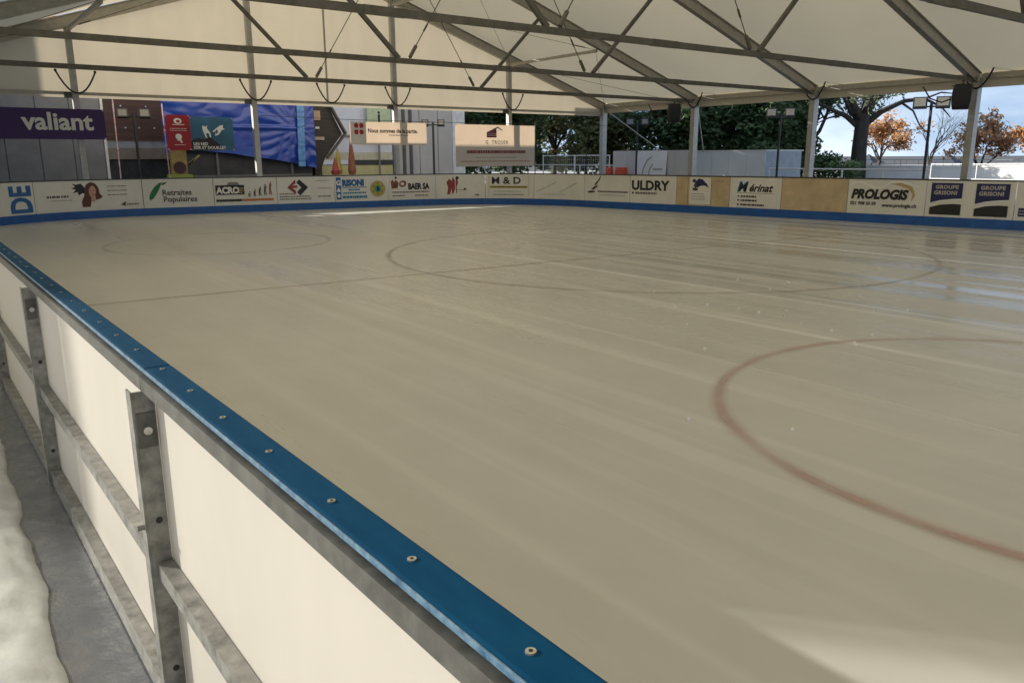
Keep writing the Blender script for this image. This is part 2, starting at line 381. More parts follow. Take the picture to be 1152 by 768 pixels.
def a_woman(p, w):
    p.shape([rect(.06, .23, w-.03, .95)], 'pal')
    p.lines(.32, .92, .56, 1, .05, 'dk', .05, seed=101); p.lines(.42, 1.0, .48, 1, .05, 'grey', seed=3)
    p.shape([[(1.30, .80), (1.22, .90), (1.10, .87), (1.00, .90), (1.07, .82), (.97, .78), (1.08, .75), (1.0, .66), (1.12, .69), (1.14, .60), (1.24, .66), (1.32, .62)]], 'k', 'portrait_hair')
    p.shape([[(1.20, .30), (1.20, .45), (1.28, .60), (1.29, .76), (1.36, .88), (1.47, .93), (1.58, .89), (1.65, .78), (1.66, .64), (1.73, .55), (1.66, .50), (1.56, .47), (1.46, .42), (1.42, .30)]], 'hair', 'portrait_hair')
    p.shape([[(1.40, .29), (1.43, .42), (1.50, .48), (1.62, .47), (1.76, .38), (1.82, .29)]], 'pal', 'portrait_blouse')
    p.shape([[(1.43, .46), (1.45, .58), (1.55, .58), (1.56, .47), (1.50, .42)]], 'skin', 'portrait_neck'); p.shape([ell(1.485, .69, .088, .145, 20, -.12)], 'skin', 'portrait_face')
    p.shape([ell(1.45, .715, .016, .010, 8)], 'hair', 'portrait_eye'); p.shape([ell(1.525, .71, .016, .010, 8)], 'hair', 'portrait_eye'); p.shape([ell(1.495, .61, .032, .012, 8, .1)], 'dred', 'portrait_mouth')
    p.lines(1.86, 2.35, .80, 3, .11, 'grey', .022, 4); p.shape([[(2.16, .33), (2.3, .41), (2.27, .33), (2.29, .28)]], 'dk'); p.lines(2.31, 2.62, .31, 1, .05, 'grey', .04, seed=102)
def a_leaf(p, w):
    leaf = [(.17, .40), (.15, .45), (.17, .55), (.23, .66), (.32, .78), (.42, .86), (.52, .89), (.47, .81), (.41, .68), (.33, .55), (.25, .45)]
    p.shape([leaf], 'green', 'leaf_print'); p.shape([[(.48, .81), (.53, .87), (.63, .89), (.60, .85), (.53, .81)]], 'dk', 'leaf_print')
    p.text('Retraites', .48, .535, .21, 'dk', .004, width=1.0); p.text('Populaires', .50, .355, .21, 'dk', .004, width=1.0)
def a_acro(p, w):
    p.shape([rect(.05, .50, .84, .77)], 'k'); p.shape([[(.36, .77), (.42, .85), (.66, .85), (.72, .77)]], 'grey')
    p.text('ACRO', .08, .545, .24, 'white', .012, width=.92); p.lines(.68, .82, .66, 3, .06, 'gold', .03, seed=108)
    p.shape([rect(.05, .31, .75, .375)], 'k'); p.shape([rect(.75, .31, w-.12, .375)], 'ora')
    for i in range(5):       # row of small climbing figures
        x = .96+i*.15; h = .10+.055*i; z = .43+.012*i; q = .035
        p.shape([ell(x+.03, z+h+.03, .018, .02, 10), [(x-.02, z+h*.5), (x, z+h), (x+.035, z+h), (x+.03, z+h*.5)], [(x-.02, z), (x-.015, z+h*.5), (x+.01, z+h*.5), (x+.005, z)], [(x+.03, z), (x+.01, z+h*.5), (x+.03, z+h*.5), (x+.055, z)], [(x+.03, z+h*.9), (x+.07, z+h*.7), (x+.07, z+h*.78), (x+.035, z+h)]], 'dred' if i == 4 else 'dk', 'figure_print')
def a_diamond(p, w):
    cx, cz = .60, .66
    p.shape([[(cx-.30, cz), (cx-.05, cz+.24), (cx-.05, cz+.12), (cx-.15, cz+.06), (cx, cz+.06), (cx, cz-.01), (cx-.15, cz-.01), (cx-.05, cz-.09), (cx-.05, cz-.2)]], 'dred')
    p.shape([[(cx+.06, cz+.24), (cx+.32, cz), (cx+.08, cz-.23), (cx-.02, cz-.14), (cx+.12, cz), (cx-.02, cz+.14)]], 'k')
    p.lines(.06, .52, .465, 1, .07, 'dred', .028, 11); p.lines(.06, 1.0, .385, 2, .075, 'grey', .035, 12)
    p.lines(1.15, w-.1, .83, 1, .1, 'lg', .035, 13); p.lines(1.2, w-.1, .61, 1, .1, 'lg', .035, 14); p.lines(1.2, w-.1, .37, 1, .1, 'grey', .035, 15)
def a_gris(p, w):
    p.shape([rect(.05, .27, .20, .93)], 'blue'); p.text('G', .055, .70, .20, 'white', .008); p.shape([[(.06, .5), (.19, .5), (.125, .64)]], 'white'); p.shape([ell(.125, .38, .045, .06, 14)], 'white')
    p.text('RISONI', .24, .68, .25, 'blue', .016, width=.88); p.shape([rect(.22, .62, 1.02, .64)], 'blue')
    p.lines(.44, .8, .535, 1, .05, 'cy', .045, seed=103); p.lines(.26, 1.0, .44, 1, .1, 'cy', .045, 16); p.lines(.24, 1.02, .30, 1, .05, 'cy', .075, seed=104)
    p.ring(1.38, .57, .205, .245, 'gold'); p.shape([ell(1.38, .57, .2, .205)], 'yel'); p.shape([ell(1.38, .57, .11, .115)], 'grn2')
    for k in range(12):
        t_ = k*math.pi/6; p.shape([ell(1.38+.16*math.cos(t_), .57+.16*math.sin(t_), .02, .02, 8)], 'dk') if k % 2 else None
    p.shape([[(1.33, .5), (1.36, .66), (1.42, .63), (1.43, .5)]], 'nb')
def a_baer(p, w):
    p.shape([rect(.06, .24, w-.14, .94)], 'pal')
    p.shape([[(.12, .55), (.10, .78), (.17, .84), (.2, .76), (.28, .82), (.36, .74), (.33, .57)], ell(.5, .7, .13, .1, 16, .3)], 'brn'); p.shape([ell(.27, .89, .04, .04, 10), [(.2, .6), (.22, .72), (.3, .7), (.29, .6)]], 'hair')
    p.shape([ell(.49, .7, .06, .045, 12)], 'pal')
    p.text('BAER SA', .68, .53, .25, 'k', .014, width=.75); p.lines(.14, w-.2, .42, 1, .08, 'grey', .045, 21); p.lines(.14, .55, .31, 1, .08, 'grey', .04, 22); p.lines(.9, w-.25, .31, 1, .08, 'grey', .04, 23)
def a_bull(p, w):
    p.shape([rect(.14, .24, w-.12, .96)], 'pal')
    bull = [(.36, .34), (.40, .55), (.35, .72), (.44, .84), (.52, .76), (.56, .9), (.62, .78), (.7, .88), (.73, .7), (.68, .58), (.7, .4), (.65, .34), (.62, .5), (.58, .38), (.53, .32), (.51, .52), (.46, .33)]
    p.shape([bull], 'dred', 'bull_print'); p.shape([ell(.7, .86, .06, .05, 10), [(.9, .48), (.94, .55), (1.0, .5), (.95, .46)]], 'k'); p.lines(.7, 1.0, .47, 1, .1, 'grey', .02, 31)
    p.lines(1.28, 1.42, .29, 1, .05, 'dk', .05, seed=109)
def a_md(p, w):
    p.text('M & D', .2, .67, .30, 'k', .007, width=1.22); p.shape([rect(.15, .53, w-.22, .60)], 'yel'); p.lines(.2, w-.26, .55, 1, .1, 'dk', .03, 41)
    p.lines(.3, w-.4, .41, 1, .1, 'lg', .03, 42); p.lines(.25, w-.35, .31, 1, .1, 'grey', .03, 43)
    for x in (.12, w-.18): p.shape([rect(x, .28, x+.012, .92)], 'gold')
def a_diag(p, w):
    for a, b in ((.1, .8), (.95, 1.6)): p.shape([[(a, .42), (b, .72), (b, .735), (a, .435)]], 'grey')
    p.lines(.3, 1.2, .34, 1, .1, 'lg', .02, 51)
def a_swoosh(p, w):
    for x, z, r_, sc_ in ((.12, .42, .1, 1.0), (.3, .5, .45, .9), (.44, .62, .85, .8), (.6, .78, 1.1, .55)):
        q = [(0, .05), (.1, 0), (.3, .01), (.33, .05), (.24, .06), (.14, .07)]
        p.shape([[(x+(a*math.cos(r_)-b*math.sin(r_))*sc_, z+(a*math.sin(r_)+b*math.cos(r_))*sc_) for a, b in q]], 'k')
    p.lines(.55, w-.08, .47, 1, .1, 'dk', .035, 61); p.lines(.6, w-.12, .38, 1, .1, 'lg', .02, 62)
def a_uldry(p, w):
    p.text('ULDRY', .06, .58, .36, 'k', .014, width=1.12, space=1.02); p.shape([ell(.11, .485, .03, .035, 12)], 'k'); p.lines(.2, .95, .455, 1, .05, 'grey', .06, seed=105)
def a_mount(p, w):
    p.shape([rect(.06, .24, .72, .95)], 'pal')
    p.shape([[(.18, .72), (.24, .84), (.34, .92), (.46, .9), (.6, .78), (.66, .68), (.52, .74), (.4, .73), (.32, .68)]], 'nb'); [p.shape([q_], 'dk') for q_ in (ell(.2, .86, .06, .05, 10), rect(.16, .6, .32, .67), ell(.25, .74, .04, .08, 10))]
    p.lines(.12, .55, .5, 3, .07, 'lg', .03, 71); p.shape([rect(.74, .24, .755, .95)], 'lg'); p.lines(.9, 1.1, .85, 1, .1, 'grey', .02, 72)
def a_meri(p, w):
    p.shape([rect(.08, .22, w-.12, .95)], 'pal')
    p.text('M', .22, .62, .34, 'cy', .02, .25); p.text('M', .235, .615, .33, 'k', .004, .25); p.text('érinat', .55, .62, .27, 'k', .008, .35)
    p.shape([rect(.2, .57, w-.2, .58)], 'grey')
    for k, z in enumerate((.47, .37, .26)):
        p.shape([ell(.27, z+.025, .025, .025, 10)], 'k'); p.lines(.34, .8+.22*(k == 2), z, 1, .1, 'dk', .045, 81+k)
def a_prolog(p, w):
    arc = [(.06+.14*i, .86+.07*math.sin(i*1.05)) for i in range(5)]+[(.74, .80), (.82, .84), (.95, .93), (1.15, .95), (1.35, .90), (1.55, .84)]
    p.shape([[arc[i], arc[i+1], (arc[i+1][0], arc[i+1][1]-.035), (arc[i][0], arc[i][1]-.035)] for i in range(len(arc)-1)], 'white'); p.shape([[(.95, .88), (1.2, .9), (1.42, .82), (1.5, .64), (1.42, .5), (1.44, .66), (1.34, .78), (1.15, .84)]], 'gold')
    p.text('PROLOGIS', .09, .545, .285, 'k', .016, .22, width=.92); p.text('021 908 20 50', .08, .40, .10, 'dk', .004, .1); p.text('www.prologis.ch', .80, .37, .11, 'dk', .004, .1)
def a_groupe(p, w):
    for u in (.10, .98):
        p.shape([[(u, .50), (u+.62, .60), (u+.62, .92), (u, .92)]], 'nb', 'emblem'); p.shape([[(u, .50), (u+.2, .555), (u+.45, .59), (u+.62, .60), (u+.62, .57), (u+.4, .56), (u+.2, .53)]], 'white')
        p.shape([[(u, .25), (u+.62, .25), (u+.62, .48), (u+.45, .485), (u+.2, .46), (u, .40)]], 'k', 'emblem')
        p.text('GROUPE', u+.08, .80, .105, 'lg', .005, width=1.05, space=1.1); p.text('GRISONI', u+.06, .68, .11, 'lg', .005, width=1.0, space=1.1)
def a_last(p, w):
    p.shape([rect(.05, .5, .9, .9)], 'pal'); p.shape([rect(.08, .28, .36, .45)], 'nb'); p.lines(.1, .34, .38, 2, .06, 'lg', .02, 91)
far_board(20.5, 22.3, 'plain white rink board where the left corner of the rink begins to curve')
far_board(22.3, 23.9, 'plain white curved rink board at the far left corner of the rink')
far_board(23.9, 25.42, 'white rink board with big blue letters turned sideways, far left', a_de)
far_board(25.42, 28.16, 'white rink board printed with a long-haired woman portrait and small grey text', a_woman)
far_board(28.16, 29.99, 'cream rink board with green leaf and two lines of dark lettering', a_leaf)
far_board(29.99, 31.76, 'rink board with white letters in a black box, small figures and an orange bar', a_acro)
far_board(31.76, 33.49, 'rink board with a red and black diamond emblem', a_diamond)
far_board(33.49, 35.21, 'rink board with blue lettering, blue column and round yellow-green badge', a_gris)
far_board(35.21, 36.82, 'rink board with brown emblem and bold black capital letters beside it', a_baer)
far_board(36.82, 38.43, 'rink board printed with a dark red prancing figure', a_bull)
far_board(38.43, 40.07, 'rink board with an M, an ampersand and a D over a yellow bar', a_md)
far_board(40.07, 41.98, 'pale rink board with two thin slanting grey lines in the far corner', a_diag)
far_board(41.98, 43.75, 'grey rink board with four dark curved strokes fanning upward', a_swoosh)
far_board(43.75, 45.36, 'rink board with five wide black capitals and a dot below', a_uldry)
far_board(45.36, 45.73, 'narrow bare plywood rink board between two printed boards', None, 'ply')
far_board(45.73, 47.02, 'rink board with a small dark blue mountain emblem', a_mount, 'ply')
far_board(47.02, 48.47, 'rink board with blue and black script lettering above three bullet lines', a_meri)
far_board(48.47, 50.13, 'wide bare tan plywood rink board without any print', None, 'ply')
far_board(50.13, 51.85, 'beige rink board with slanted black capitals under a white wavy line', a_prolog, 'board')
far_board(51.85, 53.56, 'rink board with two identical navy and black emblems side by side', a_groupe)
far_board(53.56, 55.3, 'rink board with a small navy square, cut by the right edge of the photo', a_last)
far_board(55.3, 57.2, 'plain white rink board at the near right end of the far boards')

# ------------------------------------------------------------ near boards (frame side)
NU = Vector((-.02, 1, 0)).normalized(); NN = Vector((NU.y, -NU.x, 0))
def nl(a, nn, z): v = Vector((.486, 0, 0))+NU*a+NN*nn; return (v.x, v.y, z)
def nbox(mb_, a0, a1, n0, n1, z0, z1): return mb_.quadbox([nl(a0, n0, z0), nl(a0, n1, z0), nl(a1, n1, z0), nl(a1, n0, z0), nl(a0, n0, z1), nl(a0, n1, z1), nl(a1, n1, z1), nl(a1, n0, z1)])
def disc(c, axis, r, h, n=14):
    c = Vector(c); return MB().tube([c, c+Vector(axis).normalized()*h], r, n)
near_labels = {-2: 'near rink board behind the lower edge of the photo', -1: 'nearest cream rink board, filling the bottom centre under the blue rail', 0: 'cream rink board between the two galvanised posts at the left', 1: 'cream rink board at the left photo edge, beyond the second post', 2: 'third cream near board leading out of the photo on the left', 3: 'farther near board beyond the left photo edge', 4: 'near board just before the far left corner', 5: 'near board leading into the curved far left corner', 6: 'last straight near board before the corner', 7: 'near board hidden left of the photo'}
PY = 2.04
for k in range(-2, 8):
    a0 = PY+2.05*k; a1 = a0+2.05
    if a1 > 18.6: break
    o = thing('rink_board', near_labels[k], 'rink board', 'boards around the rink')
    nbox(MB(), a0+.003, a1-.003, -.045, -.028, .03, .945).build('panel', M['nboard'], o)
    cp = nbox(MB(), a0+.0015, a1-.0015, -.062, 0, .982, 1.0).build('cap_rail', M['cap'], o, bevel=.005)
    nbox(MB(), a0+.0015, a1-.0015, -.0655, -.0622, .9885, .9985).build('worn_edge', M['capworn'], cp, bevel=.0015)
    lip = nbox(MB(), a0+.002, a1-.002, -.075, -.03, .976, .981); nbox(lip, a0+.002, a1-.002, -.075, -.069, .945, .976); lip.build('top_angle', M['galv_d'], o)
    po = MB(); nbox(po, a0-.003, a0+.003, -.096, -.047, .0, .944); nbox(po, a0-.003, a0+.045, -.1015, -.0965, .0, .944)
    po = po.build('post', M['galv'], o)
    nbox(MB(), a0-.009, a0-.0035, -.093, -.052, .80, .89).build('gusset_plate', M['galv_d'], po)
    disc(nl(a0-.009, -.072, .845), -NU, .0105, .008, 10).build('bolt', M['bolt'], po)
    for z in (.60, .17): disc(nl(a0-.0033, -.068, z), -NU, .0085, .0012).build('bolt_hole', M['black'], po)
    disc(nl(a0+.01, -.1015, .585), -NN, .007, .018, 8).build('pin', M['galv'], po)
    r_ = MB(); nbox(r_, a0+.006, a1-.005, -.084, -.078, .44, .4855); nbox(r_, a0+.006, a1-.005, -.078, -.047, .48, .4855); r_.build('mid_rail', M['galv'], o)
    r_ = MB(); nbox(r_, a0+.006, a1-.005, -.088, -.082, .0, .0755); nbox(r_, a0+.006, a1-.005, -.082, -.047, .07, .0755); r_.build('bottom_rail', M['galv'], o)
    rr_ = random.Random(k)
    q = math.ceil((a0+.03-.57)/.24)
    while .57+.24*q < a1-.02:
        a = .57+.24*q; q += 1; c = nl(a+rr_.uniform(-.012, .012), -.031+rr_.uniform(-.003, .003), .9995)
        bo = disc(c, (0, 0, 1), .0062, .0028, 10).build('bolt', M['bolt'], cp); disc((c[0], c[1], c[2]+.0028), (0, 0, 1), .0025, .0006, 6).build('socket', M['black'], bo)

# walkway outside the near boards: wet frozen ground, white sheet
wet = mat('frozen_ground', (.085, .095, .11), .28, .4, 7, spec=.5, bump=.5, c2=(.17, .175, .18), rvar=.16)
sheet('walkway', [(-1.25, -9), (.42, -9), (.40, 12), (.2, 18.6), (-1.25, 18.6)], -.012, wet)
mb = MB(); NXg, NYg = 30, 320
for j in range(NYg+1):
    y = -2.5+13.5*j/NYg
    e = .165+.04*noise.noise((0, y*1.3, 3))+.028*noise.noise((1, y*3.1, 7))+.010*noise.noise((2, y*9, 5))
    for i in range(NXg+1):
        q = i/NXg; x = e-q**1.6*(1.20+e)
        dd = e-x
        z = -.012+.045*min(1, dd/.09)**.6+.05*min(1, max(0, dd-.05)/.4)**1.2+.016*noise.noise((x*5, y*2.2, 0))*min(1, dd/.08)+.01*noise.noise((x*16, y*7, 4))*min(1, dd/.05)
        mb.v.append((x, y, z))
for j in range(NYg):
    for i in range(NXg): a = j*(NXg+1)+i; mb.f.append((a, a+1, a+NXg+2, a+NXg+1))
tag(mb.build('snow_bank', mat('packed_snow', (.62, .64, .62), .6, .12, 6, bump=.25, c2=(.46, .48, .47)), smooth=True), 'off-white packed snow with a melted edge along the near boards', 'snow bank')

# ------------------------------------------------------------ tent
G, BAY, XR, XL = 26.38, 5.15, 24.58, -1.17
XM = (XR+XL)/2; EAVE, SLOPE = 3.62, .325
ZT, ZG = 3.575, 3.345
tent = thing('marquee_tent', 'large cream frame tent with aluminium trusses roofing the ice rink', 'tent', loc=(0, 0, 0))
def rz(x): return EAVE+SLOPE*(XR-XM-abs(x-XM))
GX = [XR-BAY*i for i in range(1, 5)]
for k in range(8):
    Y = G-BAY*k
    for x in (XL, XR):
        po = MB().bar((x, Y, -.03), (x, Y, 3.62), .20, .26, (0, 1, 0)).build('post', M['alu_post'], tent, bevel=.012)
        MB().box(x-.2, x+.2, Y-.2, Y+.2, -.03, -.012).build('base_plate', M['galv'], po)
    for sgn in (-1, 1):
        e = Vector((XM+sgn*(XR-XM), Y, EAVE)); r_ = Vector((XM, Y, rz(XM)))
        if k == 0: e.y = r_.y = G
        d = (r_-e).normalized(); u = Vector((0, 1, 0)).cross(d)*(1 if sgn < 0 else 1); u = u if u.z > 0 else -u
        mb = MB(); mb.bar(e, r_, .07, .26, (0, 1, 0))
        ra = mb.build('rafter', M['alu'], tent)
        for s_, hh in ((.145, .03), (-.145, .03)): MB().bar(e+u*s_, r_+u*s_, .17, hh, (0, 1, 0)).build('flange', M['alu'], ra)
    MB().box(XM-.35, XM+.35, Y-.05, Y+.05, rz(XM)-.42, rz(XM)-.12).build('ridge_plate', M['alu'], tent)
    if 1 <= k <= 7:
        tb = MB(); tb.bar((XL+.12, Y, ZT), (XR-.12, Y, ZT), .09, .11)
        tb = tb.build('tie_beam', M['tie'], tent)
        for x in (XM-5.9, XM+5.9, XM): MB().bar((x-.35, Y, ZT), (x+.35, Y, ZT), .10, .12).build('splice_sleeve', M['tie'], tb)
        for sgn in (-1, 1):
            x0 = XM+sgn*2.85; x1 = XM+sgn*5.25
            MB().bar((x0, Y, ZT+.05), (x1, Y, rz(x1)-.15), .07, .09).build('strut', M['tie'], tent)
            a, b = Vector((XM+sgn*2.6, Y, ZT+.05)), Vector((XM+sgn*.12, Y, rz(XM)-.35)); d = b-a
            ro = MB().tube([a, b], .011, 6).build('tension_rod', M['wire'], tent)
            MB().tube([a+d*.01, a+d*.075], .042, 8).build('turnbuckle', M['tie'], ro); MB().tube([a+d*.16, a+d*.20], .022, 8).build('turnbuckle', M['wire'], ro)
    if k < 7:
        Y1 = Y-BAY
        for x, s_ in ((XR, 1), (XL, -1)):
            MB().bar((x, Y-.13, 3.66), (x, Y1+.13, 3.66), .10, .14).build('eave_beam', M['alu'], tent)
            mb = MB(); mb.box(x+s_*.13-.004, x+s_*.13+.004, Y1+.003, Y-.003, 3.36, 3.8); mb.build('valance', M['gable'], tent)
        MB().bar((XM, Y-.06, rz(XM)-.05), (XM, Y1+.06, rz(XM)-.05), .08, .12).build('ridge_beam', M['alu'], tent)
        if k == 0 or k == 6:
            for x in GX: MB().bar((x, Y-.1, rz(x)-.24), (x, Y1+.04, rz(x)-.24), .09, .09).build('purlin', M['alu'], tent)
            xs = [XR]+GX[:2]+[XM]
            for q in range(3):
                for f_ in (0, 1):
                    for mir in (0, 1):
                        xa, xb = xs[q], xs[q+1]
                        if mir: xa, xb = 2*XM-xa, 2*XM-xb
                        ya, yb = (Y-.1, Y1+.1) if f_ else (Y1+.1, Y-.1)
                        a, b = Vector((xa, ya, rz(xa)-.2)), Vector((xb, yb, rz(xb)-.2)); d = b-a
                        wi = MB().tube([a, b], .007, 5).build('brace_cable', M['wire'], tent)
                        MB().tube([a+d*.05, a+d*.10], .018, 6).build('turnbuckle', M['wire'], wi)
        # roof cloth, one sheet per bay and slope, drawn slightly in between the rafters
        for sgn in (-1, 1):
            NA, NB = 30, 12; mb = MB()
            for i in range(NA+1):
                q = i/NA; x = XM+sgn*(XR-XM+.14)*q
                for j in range(NB+1):
                    v = j/NB; y = Y-.01-(BAY-.02)*v
                    sag = .10*math.sin(math.pi*v)*math.sin(math.pi*min(1, max(0, q)))
                    z = EAVE+SLOPE*(XR-XM)*(1-q)-SLOPE*.14*q+.19-sag+.012*noise.noise((x*.8, y*.8, 2))
                    mb.v.append((x, y, z))
            for i in range(NA):
                for j in range(NB): a = i*(NB+1)+j; mb.f.append((a, a+1, a+NB+2, a+NB+1))
            mb.build('roof_sheet', M['roof'], tent, smooth=True)
for x in GX:                                   # gable posts and cloth at the far end
    MB().bar((x, G, -.03), (x, G, rz(x)-.16), .17, .17, (0, 1, 0)).build('gable_post', M['alu_post'], tent, bevel=.01)
MB().bar((XM, G, ZG), (XM, G, rz(XM)-.3), .05, .05, (0, 1, 0)).build('gable_seam_pole', M['alu_post'], tent)
ex = [XL]+GX[::-1]+[XR]
for a, b in zip(ex, ex[1:]):
    MB().bar((a+.10, G+.02, ZG), (b-.10, G+.02, ZG), .07, .085).build('gable_beam', M['alu'], tent)
    NA, NB = 40, 24; mb = MB()
    for i in range(NA+1):
        x = a+.002+(b-a-.004)*i/NA; zt = rz(x)+.14
        for j in range(NB+1):
            z = 3.235+(zt-3.235)*j/NB
            wv = .02*noise.noise((x*2.4, z*.35, 5))+.012*noise.noise((x*7, z*.5, 9))
            mb.v.append((x, G+.13+wv, z))
    for i in range(NA):
        for j in range(NB): q = i*(NB+1)+j; mb.f.append((q, q+1, q+NB+2, q+NB+1))
    mb.build('gable_sheet', M['gable'], tent, smooth=True)
# near side wall cloth (left of the camera), one bay group of hazy window film near the camera
def wallsheet(y0, y1, z0, z1, material, name):
    N = max(6, int((y1-y0)*5)); mb = MB()
    for i in range(N+1):
        y = y0+(y1-y0)*i/N
        for j in range(5): z = z0+(z1-z0)*j/4; mb.v.append((XL-.20+.035*noise.noise((y*1.6, z*.3, 1)), y, z))
    for i in range(N):
        for j in range(4): q = i*5+j; mb.f.append((q, q+1, q+6, q+5))
    return mb.build(name, material, tent, smooth=True)
wallsheet(5.66, G, 0, 3.7, M['wallcloth'], 'wall_sheet')
wallsheet(-9.6, 5.656, 3.15, 3.7, M['wallcloth'], 'wall_sheet')
wallsheet(-9.6, 5.656, 0, 3.146, M['film'], 'window_sheet')  # unseen film bay, its edges placed to shape the sun patch on the ice
def ustrap(c, w_, drop, axis):
    c = Vector(c); a = Vector(axis); P = []
    for i in range(13): q = -1+2*i/12; P.append(c+a*(q*w_/2*(1-.12*(1-abs(q))))+Vector((0, -.04 if axis[0] else 0, -drop*(1-abs(q)**2.2))))
    st = MB().tube(P, .024, 6).build('strap', M['black'], tent, smooth=True)
    for p in (P[0], P[-1]): MB().tube([p-Vector((0, 0, .02)), p+Vector((0, 0, .05))], .035, 8).build('strap_hook', M['black'], st)
for x in GX+[XM]: ustrap((x+.05, G-.16, 3.92), 1.0, .58, (1, 0, 0))
for x in GX: MB().box(x-.28, x-.1, G-.1, G+.05, 3.22, 3.36).build('clamp', M['galv_d'], tent)
for k in range(1, 4): ustrap((XR-.16, G-BAY*k-.05, 3.95), .9, .62, (0, 1, 0))
for k in (0,):      # guy ropes from the two end posts to the ground outside
    for a, b in (((XR+.12, G, 3.5), (29.2, 23.9, .0)), ((XR+.12, G-BAY, 3.5), (29.2, 24.2, .0))):
        MB().tube([a, b], .02, 6).build('guy_rope', M['alu_post'], tent)

# ------------------------------------------------------------ loudspeakers
def speaker(loc, rot, label, hang):
    o = thing('loudspeaker', label, 'loudspeaker', 'loudspeakers hanging from the tent', loc, rot)
    prof = [(-.16, -.19), (.16, -.19), (.24, -.08), (.26, .1), (.2, .19), (-.2, .19), (-.26, .1), (-.24, -.08)]
    mb = MB(); k = [(1-.18*abs(2*i/6-1)**2.4, -.34+.68*i/6) for i in range(7)]
    for s_, z in k: mb.v += [(x*s_, y*s_, z) for x, y in prof]
    for i in range(6):
        for j in range(8): a = i*8+j; b = i*8+(j+1) % 8; mb.f.append((a, b, b+8, a+8))
    mb.f += [tuple(reversed(range(8))), tuple(48+j for j in range(8))]
    mb.build('cabinet', mat('speaker_black', (.018, .018, .02), .45, .2, 20), o, bevel=.008)
    gr = MB().box(-.15, .15, -.205, -.19, -.26, .26).build('grille', mat('speaker_grille', (.03, .03, .032), .6, .3, 90), o)
    disc((0, -.212, -.1), (0, 1, 0), .11, .006, 20).build('cone', M['black'], gr); disc((0, -.212, .15), (0, 1, 0), .05, .006, 14).build('tweeter', M['black'], gr)
    br = MB(); br.bar((-.28, 0, .3), (.28, 0, .3), .05, .02); br.bar((0, 0, .3), (0, 0, .34+hang), .05, .05); br.build('bracket', M['galv_d'], o)
    P = [(.27, .05, -.05), (.5, .05, -.14), (.8, .03, -.02), (1.0, .0, .3)]
    MB().tube(P, .02, 6).build('cable', M['black'], o, smooth=True)
    return o
speaker((23.75, 10.93, 3.08), R(125), 'black loudspeaker with a drooping cable beside the rightmost tent post', .12)
speaker((23.4, 21.23, 3.1), R(150), 'dark loudspeaker under the truss near the middle tent post, before the trees', .1)

# ------------------------------------------------------------ banners, wires, lamps
def banner(name, label, x0, x1, z0, z1, y, material, art, inkless=False):
    o = thing(name, label, 'banner', None)
    NA = 24; mb = MB(); f = lambda x, z: y+.012*noise.noise((x*2.3, z*1.2, x0))+.006
    for i in range(NA+1):
        x = x0+(x1-x0)*i/NA
        for j in range(5): z = z0+(z1-z0)*j/4; mb.v.append((x, f(x, z), z))
    for i in range(NA+1):
        x = x0+(x1-x0)*i/NA
        for j in range(5): z = z0+(z1-z0)*j/4; mb.v.append((x, f(x, z)+.006, z))
    K = (NA+1)*5
    for i in range(NA):
        for j in range(4): q = i*5+j; mb.f += [(q, q+5, q+6, q+1), (K+q, K+q+1, K+q+6, K+q+5)]
        mb.f += [(i*5, K+i*5, K+i*5+5, i*5+5), (i*5+4, i*5+9, K+i*5+9, K+i*5+4)]
    mb.f += [(j, j+1, K+j+1, K+j) for j in range(4)]+[(NA*5+j, K+NA*5+j, K+NA*5+j+1, NA*5+j+1) for j in range(4)]
    mb.build('cloth', material, o, smooth=False)
    for x, z in ((x0+.03, z1-.03), (x1-.03, z1-.03), (x0+.03, z0+.03), (x1-.03, z0+.03)):
        disc((x, f(x, z)-.008, z), (0, 1, 0), .02, .006, 10).build('eyelet', M['bolt'], o)
    if art: art(Print(lambda u, v, lf: (x0+u, f(x0+u, z0+v)-lf-.004, z0+v), o), x1-x0)
    return o
def b_val(p, w): p.text('valiant', 1.32, .26, .63, 'white', .02, width=1.06, align='CENTER')
banner('purple_banner', 'purple banner with white lower-case lettering at upper left', 1.3, 4.62, 2.06, 2.90, 26.08, mat('purple_cloth', (.045, .014, .13), .5, .1, 2), lambda p, w: p.text('valiant', 2.12, .27, .66, 'white', .018, width=1.03, align='CENTER'))
cream = fabric('banner_mesh', (.80, .76, .70), .45, (.95, .84, .72), scale=2)
def b_nous(p, w):
    c = (.34, .54); q = .125
    p.shape([rect(.02, .05, .62, .78)], 'pal')
    for sx in (-1, 1):
        for sy in (-1, 1): p.shape([ell(c[0]+sx*.1, c[1]+sy*.11, .085, .085, 14), rect(*sorted((c[0]+sx*.03, c[0]+sx*.14))[:1], c[1]+sy*.1-.07, sorted((c[0]+sx*.03, c[0]+sx*.14))[1], c[1]+sy*.1+.07)], 'red', 'emblem')
    p.text('Nous sommes de la partie.', .68, .42, .20, 'dk', .006, width=.93); p.lines(1.5, 2.3, .32, 1, .1, 'grey', .03, 5)
banner('white_banner', 'long cream banner with a red clover emblem hanging on a wire', 12.35, 15.43, 1.96, 2.74, 26.12, cream, b_nous)
